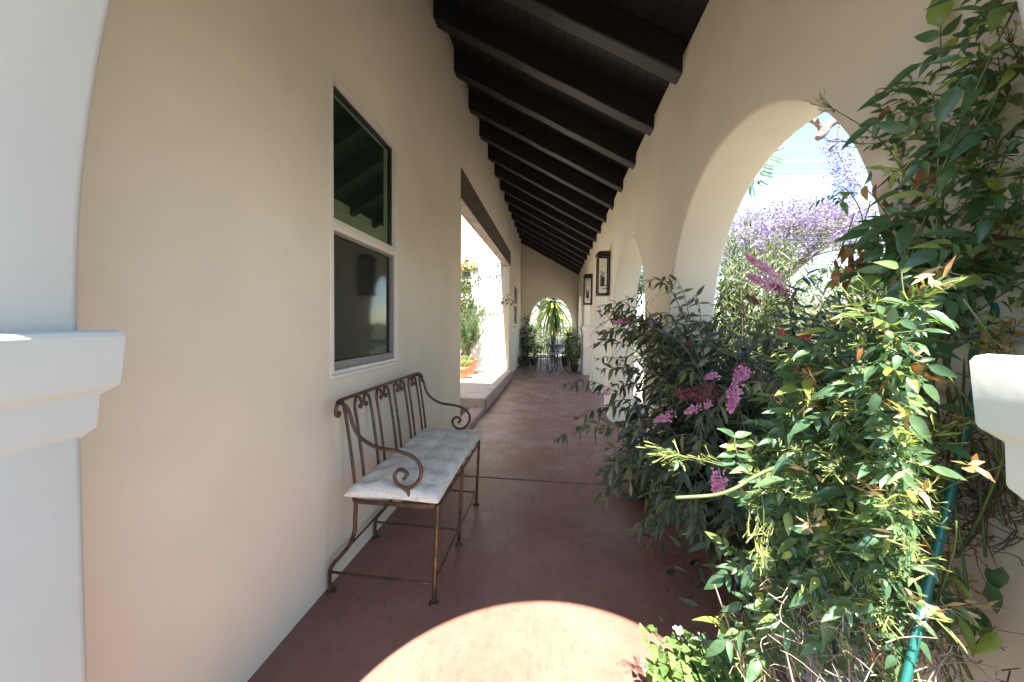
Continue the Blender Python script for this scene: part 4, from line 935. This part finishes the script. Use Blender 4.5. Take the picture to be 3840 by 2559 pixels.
def near_jacaranda():
    base = np.array([6.4, 3.6, -.1]); t = empty('jacaranda_tree', tuple(base), 'nearer jacaranda reaching a bare twisted branch and violet sprays across the top of the arch', 'tree')
    S, P_, Lf = MB(), Leaves(), Leaves(); Y = 5.0
    k0 = np.array(at(1925, 275, Y)); S.tube(smooth_path([base, base + np.array([-.1, .1, 1.8]), base + np.array([-.5, .4, 3.4]), k0 + np.array([.7, -.1, .25]), k0], 8), np.linspace(.16, .045, 33), 10)
    def br(pts, r0, r1):
        P = smooth_path(A(*pts), 8); S.tube(P, np.linspace(r0, r1, len(P)), 8); return P
    br([(1925, 275, Y), (1905, 290, Y), (1893, 308, Y), (1878, 318, Y)], .045, .038)
    br([(1880, 318, Y), (1888, 300, Y), (1880, 285, Y), (1862, 275, Y), (1840, 277, Y), (1826, 285, Y)], .040, .028)
    b = br([(1840, 278, Y), (1828, 285, Y), (1822, 296, Y), (1808, 296, Y), (1795, 304, Y), (1788, 322, Y), (1770, 338, Y), (1755, 350, Y), (1735, 390, Y), (1722, 420, Y)], .026, .010)
    br([(1826, 292, Y), (1815, 312, Y), (1800, 335, Y), (1780, 350, Y)], .012, .004); br([(1843, 275, Y), (1846, 255, Y), (1850, 235, Y)], .012, .006); br([(1800, 300, Y), (1810, 285, Y), (1800, 270, Y)], .010, .004)
    br([(1930, 285, Y), (1925, 310, Y), (1922, 340, Y), (1935, 370, Y), (1945, 400, Y), (1955, 430, Y)], .012, .005)
    br([(1755, 350, Y), (1785, 345, Y), (1800, 340, Y)], .014, .010)
    def cluster(x, y, r, n, leaf=0):
        c = np.array(at(x, y, Y)); q = c + rng.normal(0, r, (n, 3)); l = rng.uniform(.016, .032, n)
        (Lf if leaf else P_).addmany(q, rdir(n), rdir(n), l*(1.7 if leaf else 1), l*(.5 if leaf else .85))
    for (x, y) in ((1905, 325), (1915, 345), (1935, 350), (1945, 330), (1900, 345), (1915, 370), (1930, 385), (1945, 400), (1955, 420), (1935, 410), (1920, 395), (1960, 440), (1940, 440), (1965, 400), (1860, 250), (1845, 245), (1950, 370), (1930, 270), (1955, 455), (1925, 425), (1970, 425)): cluster(x, y, .045, 75)
    for (x, y, dx, dy) in ((1735, 375, -20, 20), (1750, 380, 25, 5), (1745, 395, 30, 8), (1730, 410, -10, 25), (1740, 415, 20, 12), (1725, 425, 5, 25), (1865, 250, 12, 25), (1870, 240, 20, 12), (1850, 255, -5, 20), (1765, 360, 30, 10), (1735, 385, 15, 20), (1880, 235, 15, 10), (1745, 370, -15, 25)):
        a = np.array(at(x, y, Y)); b_ = np.array(at(x + dx, y + dy, Y - .05)); S.tube([a, b_], .002, 4, False)
        for s_ in np.linspace(.1, 1, 14):
            p = a + (b_ - a)*s_
            for q in (1, -1):
                sd = unit(np.cross(b_ - a, (0, -1, .3)))*q; Lf.add(p, unit(sd + unit(b_ - a)*.6), (0, -.7, .7), .055, .016)
    S.build('trunk', M['bark'], t, True, 180); P_.build('blossom', T_SM, M['purple_near'], t); Lf.build('leaves', T_SM, M['shrub'], t)
near_jacaranda()
def round_tree(base, h, r, n, label, lm, lsize=.16, cat='tree', group=None, name='garden_tree', trunk=.14, seed=1):
    base = np.array(base, float); t = empty(name, tuple(base), label, cat, group); tr = MB(); L = Leaves()
    ends = tree_limbs(tr, base, h*.38, r*.75, h*.45, 7, trunk, seed); tr.build('trunk', M['bark'], t, True, 180)
    for e in ends:
        k = n//len(ends); cr = r*.30*rng.uniform(.7, 1.2); q, d = blob_points(e, (cr, cr, cr*.8), k, .4); l = rng.uniform(.7, 1.3, k)*lsize
        L.addmany(q, d + rng.normal(0, .7, (k, 3)), rng.normal(0, .6, (k, 3)) + np.array([0, -.4, .7]), l, l*.42)
    L.build('crown', T_SM, lm, t)
c = at(1985, 590, 12); round_tree((c.x + .4, c.y, -.1), 4.6, 1.5, 3000, 'small green tree at the right edge of the first arch', M['shrub'], .13, seed=5)
for i, (x, y, h, r, lm, lab) in enumerate([(-.9, 21.5, 6.5, 2.4, 'dark_shrub', 'dark tree behind the left side of the yucca'), (2.6, 22.5, 6.8, 2.6, 'shrub', 'green tree behind the right side of the yucca'), (-3.0, 27, 7.5, 2.8, 'shrub', 'pale tree far behind the left edge of the end arch'), (5.8, 27, 7, 3, 'dark_shrub', 'dark tree far beyond the farther arches')]):
    round_tree((x, y, -.1), h, r, 4200, lab, M[lm], .20, group='trees beyond the end wall', trunk=.2, seed=11 + i)
for i in range(5):
    round_tree((26 + 6*i + rng.uniform(-1, 1), 22 + 9*i, -.1), 4.6 + (i % 2)*.5, 2.6, 2200, ['low green street tree right of the distant jacaranda', 'second low street tree past the jacaranda', 'third low street tree behind the white house', 'fourth low street tree far down the street', 'farthest low street tree'][i], M['shrub' if i % 2 else 'dark_shrub'], .24, group='trees along the street', seed=30 + i)
# neighbour house across the street
nb = MB(); hx, hy = 15.5, 16.5
nb.box(hx, hx + 9, hy - 3, hy + 10, -.1, 2.75); nh = nb.build('neighbor_house', M['white'], None, False)
tag(nh, 'low white house across the street beyond the garden shrubs', 'house')
rf = MB(); rf.add([(hx - .4, hy - 3.4, 2.75), (hx + 9.4, hy - 3.4, 2.75), (hx + 9.4, hy + 10.4, 2.75), (hx - .4, hy + 10.4, 2.75), (hx + 4.5, hy + .5, 3.6), (hx + 4.5, hy + 6.5, 3.6)], [(0, 1, 4, 4), (1, 2, 5, 4), (2, 3, 5, 5), (3, 0, 4, 5), (0, 3, 2, 1)]); rf.build('roof', simple('pale shingle', [(.3, (.42, .38, .35)), (.7, (.55, .5, .46))], 6, .9), nh, False)
for k in range(3):
    w = MB(); y = hy - 2 + 3.6*k; w.box(hx - .05, hx + .05, y, y + 1.3, .9, 2.1); wo = w.build('window', M['vinyl'], nh, False)
    p = MB(); p.box(hx - .06, hx - .045, y + .1, y + 1.2, 1.0, 2.0); p.build('pane', M['far_pane'], wo, False)
plain_shrub('street_hedge', (8.6, 12.5, .6), (.9, 7.5, .75), 5200, 'long clipped hedge along the garden edge by the street', 'hedge', M['shrub'], .16, .4, T_SM, 30)
# power lines
for i, (ya, yb, Y, lab) in enumerate([(357, 352, 16, 'topmost thin power line below the twisted branch'), (380, 374, 16, 'second power line from the top, crossing the violet sprays'), (392, 386, 15.5, 'third power line from the top'), (401, 395, 15.2, 'fourth power line from the top, just above the far tree'), (503, 497, 14.5, 'single faint power line level with the top of the lilac dome'), (552, 544, 13.5, 'upper of two dark cables passing in front of the lilac tree'), (560, 553, 13.2, 'lowest dark cable passing in front of the lilac tree')]):
    a, b = np.array(at(1690, ya, Y)), np.array(at(2000, yb, Y)); d = b - a; mb = MB(); k = np.linspace(-3.5, 4.5, 30)
    P = a + d*k[:, None]; P[:, 2] += .012*(k - .5)**2; mb.tube(P, (.009 if i < 5 else .013)*(.6 if i in (0, 4) else 1), 5)
    tag(mb.build('power_line', M['cable'], None, True, 180), lab, 'power line', 'overhead power lines')

# ------------------------------------------------------------------ courtyard plants
def pot(name, x, y, z, r, h, pm, label, fol, group=None):
    p = empty(name, (x, y, z), label, 'potted plant', group); mb = MB()
    mb.lathe((x, y, z), [(.001, 0), (r*.66, 0), (r*.70, .01), (r*.93, h*.80), (r*.95, h*.82), (r*1.08, h*.82), (r*1.10, h*.86), (r*1.10, h*.99), (r*1.06, h), (r*.96, h), (r*.92, h*.90), (.001, h*.90)], 28)
    mb.build('pot', pm, p, True, 35); fol(p, np.array([x, y, z + h*.9])); return p
def leafy(lm, n, r, hgt, lsize, ratio=.4, tm=None, extra=None):
    def f(p, c):
        L, S = Leaves(), MB(); P, D = blob_points(c + np.array([0, 0, hgt*.55]), (r, r, hgt*.55), n, .2); P[:, 2] = np.maximum(P[:, 2], c[2])
        l = rng.uniform(.6, 1.3, n)*lsize; L.addmany(P, D + rng.normal(0, .7, (n, 3)), rng.normal(0, .6, (n, 3)) + np.array([0, -.4, .7]), l, l*ratio)
        for k in range(14): q = P[rng.integers(n)]; S.tube(bez(c, c*.5 + q*.5 + np.array([0, 0, .05]), q, 6), .003, 4, False)
        L.build('leaves', tm or T_LA3, lm, p); S.build('stems', M['stem'], p, True, 180)
        if extra: extra(p, P)
    return f
def feathery(p, c):
    L, S = Leaves(), MB()
    for i in range(120):
        a = rng.uniform(0, 6.283); e = rng.uniform(.15, .62); h = rng.uniform(.6, 1.35); t = c + np.array([math.cos(a)*e, math.sin(a)*e, h]); P = bez(c, c*.6 + t*.4 + np.array([0, 0, h*.45]), t, 9); S.tube(P, .003, 4, False)
        for k in range(3, 9):
            for q in range(7): L.add(P[k], unit(rng.normal(0, .7, 3) + unit(t - c)*.5 + np.array([0, 0, -.1])), rdir()[0], rng.uniform(.05, .11), .008)
    L.build('fronds', T_SM, M['fern_leaf'], p); S.build('stems', M['stem'], p, True, 180)
pot('potted_plant', -1.99, 7.42, .205, .16, .26, M['terracotta'], 'nearest terracotta pot of trailing green leaves on the courtyard paving', leafy(M['lime'], 420, .20, .24, .05))
pot('potted_plant', -2.03, 8.05, .205, .20, .36, M['terracotta'], 'terracotta pot with a tall feathery plant against the white courtyard wall', feathery)
def climber(pts, label, n, orange=0, name='climbing_vine', wire=True, spread=.05):
    P = smooth_path(pts, 10); v = empty(name, tuple(P[0]), label, 'vine'); S, L = MB(), Leaves()
    S.tube(P, .006, 5)
    for i in range(n):
        q = P[rng.integers(len(P))] + rng.normal(0, spread, 3)*np.array([1, .4, .8]); l = rng.uniform(.05, .11)
        for k in range(3): L.add(q + rng.normal(0, .03, 3), unit(rng.normal(0, .6, 3) + np.array([0, -.2, -.7])), unit((rng.normal(0, .4), -.8, .4)), l, l*.42)
        if rng.random() < orange:
            F = Leaves()
            for k in range(7): F.add(q + rng.normal(0, .016, 3) + np.array([0, -.06, 0]), rdir()[0], rdir()[0], .08, .05)
            F.build('flower', T_SM, M['orange_flower'], v)
    S.build('stems', M['woody'], v, True, 180); L.build('leaves', T_LA3, M['shrub'], v)
cz = at(1130, 697, CYW - .12).z
climber([(-2.6, CYW - .10, cz + .04), (-2.5, CYW - .12, cz + .02), (-2.4, CYW - .14, cz), (-1.7, CYW - .14, cz - .03), (-1.28, CYW - .16, cz + .03), (-1.15, CYW - .25, cz + .10)], 'thin leafy vine trained level along the white courtyard wall', 46, 0, spread=.07)
climber([at(1075, 640, CYW - .12), at(1100, 622, CYW - .12), at(1130, 612, CYW - .13), at(1150, 606, CYW - .14), at(1162, 608, CYW - .14)], 'short leafy vine shoot rising to the lintel on the white courtyard wall', 20, 0, spread=.05)
climber([(-2.45, 8.65, .2), (-2.40, 8.65, 1.2), (-2.32, 8.6, 1.9), (-2.25, 8.55, 2.5), (-2.2, 8.5, 3.0)], 'bushy flowering climber in front of the courtyard window', 260, .09, spread=.16)
plain_shrub('courtyard_shrub', (-2.25, 8.45, 1.95), (.24, .22, .42), 800, 'dark shrub under the courtyard window', 'shrub', M['shrub'], .08, .35, None, 14, (-2.3, 8.45, .2))

# ------------------------------------------------------------------ far end of the porch
tb = empty('bistro_table', (.13, 10.55, 0), 'small round black iron bistro table in front of the end arch', 'table')
TX, TY, TZ = .16, 10.5, .785
mb = MB(); mb.lathe((TX, TY, TZ), [(.001, 0), (.37, 0), (.385, .006), (.385, .018), (.375, .024), (.001, .024)], 40); mb.build('tabletop', M['iron'], tb, True, 35)
for k in range(3):
    a = R(90 + 120*k + 12); u = np.array([math.cos(a), math.sin(a)])
    pts = [(TX + u[0]*r, TY + u[1]*r, z) for (r, z) in ((.34, .785), (.26, .72), (.17, .60), (.115, .45), (.11, .32), (.15, .18), (.25, .06), (.33, .01), (.36, .012))]
    l = MB(); l.tube(smooth_path(pts, 6), .014, 8); l.build('leg', M['iron'], tb, True, 180)
mb = MB(); mb.tube([(TX + .112*math.cos(t), TY + .112*math.sin(t), .40) for t in np.linspace(0, 6.283, 25)], .006, 6); mb.build('brace_ring', M['iron'], tb, True, 180)
def chair(x, y, rz):
    ch = empty('bistro_chair', (x, y, 0), 'chair', 'chair', 'iron chairs at the bistro table'); c, s = math.cos(rz), math.sin(rz)
    def T(p): return (x + p[0]*c - p[1]*s, y + p[0]*s + p[1]*c, p[2])
    def tb_(name, pts, r=.0105, sm=True):
        m_ = MB(); m_.tube([T(p) for p in (smooth_path(pts, 5) if sm else pts)], r, 7); return m_.build(name, M['iron'], ch, True, 180)
    for (a, b) in ((-.17, -.16), (.17, -.16), (.17, .17), (-.17, .17)): tb_('leg', [(a, b, .45), (a*1.0, b*1.0, .25), (a*1.12, b*1.12, .05), (a*1.22, b*1.22, .004)])
    tb_('seat_ring', [(.20*math.cos(t), .20*math.sin(t), .45) for t in np.linspace(0, 6.283, 25)], .008, False)
    tb_('stretcher', [(.15*math.cos(t), .15*math.sin(t), .20) for t in np.linspace(0, 6.283, 25)], .005, False)
    tb_('back_frame', [(-.17, .17, .45), (-.18, .21, .65), (-.17, .25, .85), (-.10, .27, .94), (0, .275, .965), (.10, .27, .94), (.17, .25, .85), (.18, .21, .65), (.17, .17, .45)])
    for u in (-.09, -.03, .03, .09): tb_('back_rod', [(u*.8, .19, .46), (u*1.3, .225, .68), (u*.4, .262, .92)], .007)
    for u in (-.12, -.06, 0, .06, .12): tb_('skirt_rod', [(u, -.17 + abs(u)*.3, .45), (u*1.05, -.17, .33), (u*.9, -.15, .21)], .0065)
    return ch
ch = chair(-.27, 10.42, R(205)); ch['label'] = 'iron bistro chair with a grey cushion left of the round table'
ch2 = chair(.02, 11.25, R(10)); ch2['label'] = 'iron bistro chair behind the round table, mostly hidden'
mb = MB(); mb.lathe((-.27, 10.42, .457), [(.001, 0), (.17, 0), (.195, .012), (.20, .03), (.185, .05), (.10, .062), (.001, .058)], 26); tag(mb.build('seat_cushion', M['linen'], None, True, 180), 'round pale grey cushion on the front iron bistro chair', 'cushion')
mb = MB(); mb.lathe((.02, 11.25, .457), [(.001, 0), (.17, 0), (.195, .012), (.20, .03), (.185, .05), (.10, .062), (.001, .058)], 26); tag(mb.build('seat_cushion', M['linen'], None, True, 180), 'round pale grey cushion on the chair behind the bistro table', 'cushion')
def flowers(mname, n=30, s=.02):
    def f(p, P):
        L = Leaves()
        for i in range(n):
            q = P[rng.integers(len(P))]
            for k in range(4): L.add(q + rng.normal(0, .01, 3), rdir()[0], rdir()[0], s, s*.7)
        L.build('blossoms', T_SM, M[mname], p)
    return f
pot('potted_plant', -.90, 11.95, 0, .17, .30, M['dark_pot'], 'tall dark leafy potted plant in the left corner by the end wall', leafy(M['dark_shrub'], 1300, .26, 1.25, .075))
pot('potted_plant', -.66, 12.10, 0, .15, .26, M['dark_pot'], 'bushy potted plant at the left foot of the end arch', leafy(M['shrub'], 700, .25, .55, .06))
pot('potted_plant', -1.02, 11.35, 0, .11, .18, M['dark_pot'], 'small low potted plant against the house wall near the end', leafy(M['dark_shrub'], 260, .15, .20, .05))
pot('potted_plant', .44, 12.05, 0, .16, .34, M['dark_pot'], 'dark pot with a compact dark plant at the right foot of the end arch', leafy(M['dark_shrub'], 420, .20, .22, .05))
pot('potted_plant', .70, 11.55, 0, .15, .26, M['dark_pot'], 'leafy potted plant beside the last arcade pier', leafy(M['shrub'], 800, .24, .62, .07, .3))
pot('potted_plant', .66, 10.70, 0, .13, .20, M['dark_pot'], 'larger feathery potted plant standing in front of the farther arcade pier', leafy(M['shrub'], 1500, .25, 1.0, .07, .28))
lv = plain_shrub('lavender_bush', (.15, 13.5, .35), (.42, .28, .40), 900, 'low silvery bush with purple flower spikes just outside the end arch', 'bush', M['grassy'], .06, .2)
LF = Leaves()
for i in range(260):
    q = np.array([rng.uniform(.05, .40), rng.uniform(13.2, 13.5), rng.uniform(.40, .85)]); LF.add(q, rdir()[0], rdir()[0], .035, .03)
LF.build('purple_flowers', T_SM, M['purple_near'], lv)
def yucca(c, n, l, label, seed, h0=0):
    base = np.array([c[0], c[1], -.05]); y = empty('yucca', tuple(base), label, 'yucca', 'yuccas outside the end arch'); tr = MB()
    tr.tube([base, base + np.array([.02, .0, (c[2] + .05)*.5]), np.array(c)], [.11, .09, .07], 10); tr.build('trunk', M['bark'], y, True, 180)
    G, Yl = Leaves(), Leaves(); r2 = np.random.default_rng(seed)
    for i in range(n):
        a = r2.uniform(0, 6.283); e = -1.52 + 2.5*r2.random()**1.5; ll = l*r2.uniform(.75, 1.15)*(1 if e < .5 else .72)
        d = unit((math.cos(a)*math.cos(e), math.sin(a)*math.cos(e), math.sin(e))); nn = unit(np.array([-math.cos(a)*math.sin(e), -math.sin(a)*math.sin(e), math.cos(e)]))
        (Yl if r2.random() < .55 else G).add(np.array(c) + d*.05, d, nn, ll, .10*r2.uniform(.8, 1.2))
    T = leaf_tmpl(6, strap, .28, .28)
    G.build('green_leaves', T, M['yucca_green'], y); Yl.build('striped_leaves', T, M['yucca_yellow'], y)
cy = at(1272, 692, 14.4); yucca((cy.x, cy.y, cy.z), 150, 1.50, 'large yucca head of long drooping striped sword leaves framed by the end arch', 2)
cy = at(1300, 775, 14.0); yucca((cy.x + .12, cy.y, cy.z), 80, .85, 'smaller lower yucca head at the right of the end arch', 4)
plain_shrub('garden_shrub', (-.75, 15.2, .75), (.55, .5, .85), 1700, 'loose pale green shrub left of the yucca trunk', 'shrub', M['lime'], .08, .35)
plain_shrub('garden_shrub', (-.3, 18.6, 1.3), (2.2, .8, 1.5), 3200, 'broad shrub bank behind the yuccas', 'shrub', M['shrub'], .12, .35)
plain_shrub('garden_shrub', (1.5, 16.2, .9), (.7, .6, 1.0), 1500, 'dark shrub right of the yuccas', 'shrub', M['dark_shrub'], .09, .35)
# litter under the bushes
L = Leaves()
for i in range(420):
    p = (rng.uniform(.45, 1.0)**.8, rng.uniform(1.25, 3.4), rng.uniform(.002, .008))
    l = rng.uniform(.006, .030); L.add(p, (rng.normal(), rng.normal(), .05), (rng.normal(0, .3), rng.normal(0, .3), 1), l, l*rng.uniform(.25, .6))
for i in range(90):
    p = (rng.uniform(-1.0, .9), rng.uniform(.9, 7.0), rng.uniform(.002, .005)); l = rng.uniform(.004, .014); L.add(p, (rng.normal(), rng.normal(), .05), (0, 0, 1), l, l*.5)
tag(L.build('leaf_litter', T_SM, M['jas_dry']), 'scatter of dry leaf litter on the red floor under the butterfly bush', 'leaf litter', kind='stuff')
# fallen leaves on the porch floor
fl = [((1513, 1420), .035, 'jas_bud', 'yellow fallen leaf on the floor by the edge of the sun patch'), ((1200, 1085), .03, 'jas_dry', 'curled brown fallen leaf right of the bench on the floor'), ((1305, 960), .03, 'jas_dry', 'small brown fallen leaf far along the red floor')]
for ((x, y), l, mm, lab) in fl:
    d = ray(x, y); t = -EYE/d.z; L = Leaves(); L.add((t*d.x, t*d.y, .006), (math.cos(x), math.sin(x), .1), (0, 0, 1), l, l*.45); tag(L.build('fallen_leaf', T_OV, M[mm]), lab, 'leaf')

# ------------------------------------------------------------------ light
SUN = Vector((.07, .53, -1.0)).normalized()
ld = bpy.data.lights.new('sun', 'SUN'); ld.energy = 5.0; ld.angle = R(.53); ld.color = (1, .955, .88)
lo = bpy.data.objects.new('sun', ld); COL.objects.link(lo); lo.rotation_euler = SUN.to_track_quat('-Z', 'Y').to_euler(); lo.location = (-3, -20, 30)
w = bpy.data.worlds.new('World'); scene.world = w; w.use_nodes = True; nt = w.node_tree
sky = nt.nodes.new('ShaderNodeTexSky'); sky.sky_type = 'NISHITA'; sky.sun_disc = False
sky.sun_elevation = math.asin(-SUN.z); sky.sun_rotation = R(187.5); sky.air_density = 1.0; sky.dust_density = .25; sky.ozone_density = 1.0
bg = nt.nodes['Background']; bg.inputs['Strength'].default_value = .088; nt.links.new(sky.outputs[0], bg.inputs['Color'])
vs = scene.view_settings; vs.view_transform = 'Standard'; vs.look = 'None'; vs.gamma = 1; vs.exposure = 2.72
cy_ = scene.cycles; cy_.use_denoising = True; cy_.max_bounces = 12; cy_.diffuse_bounces = 7; cy_.glossy_bounces = 4; cy_.transmission_bounces = 6; cy_.transparent_max_bounces = 12
cy_.sample_clamp_indirect = 8
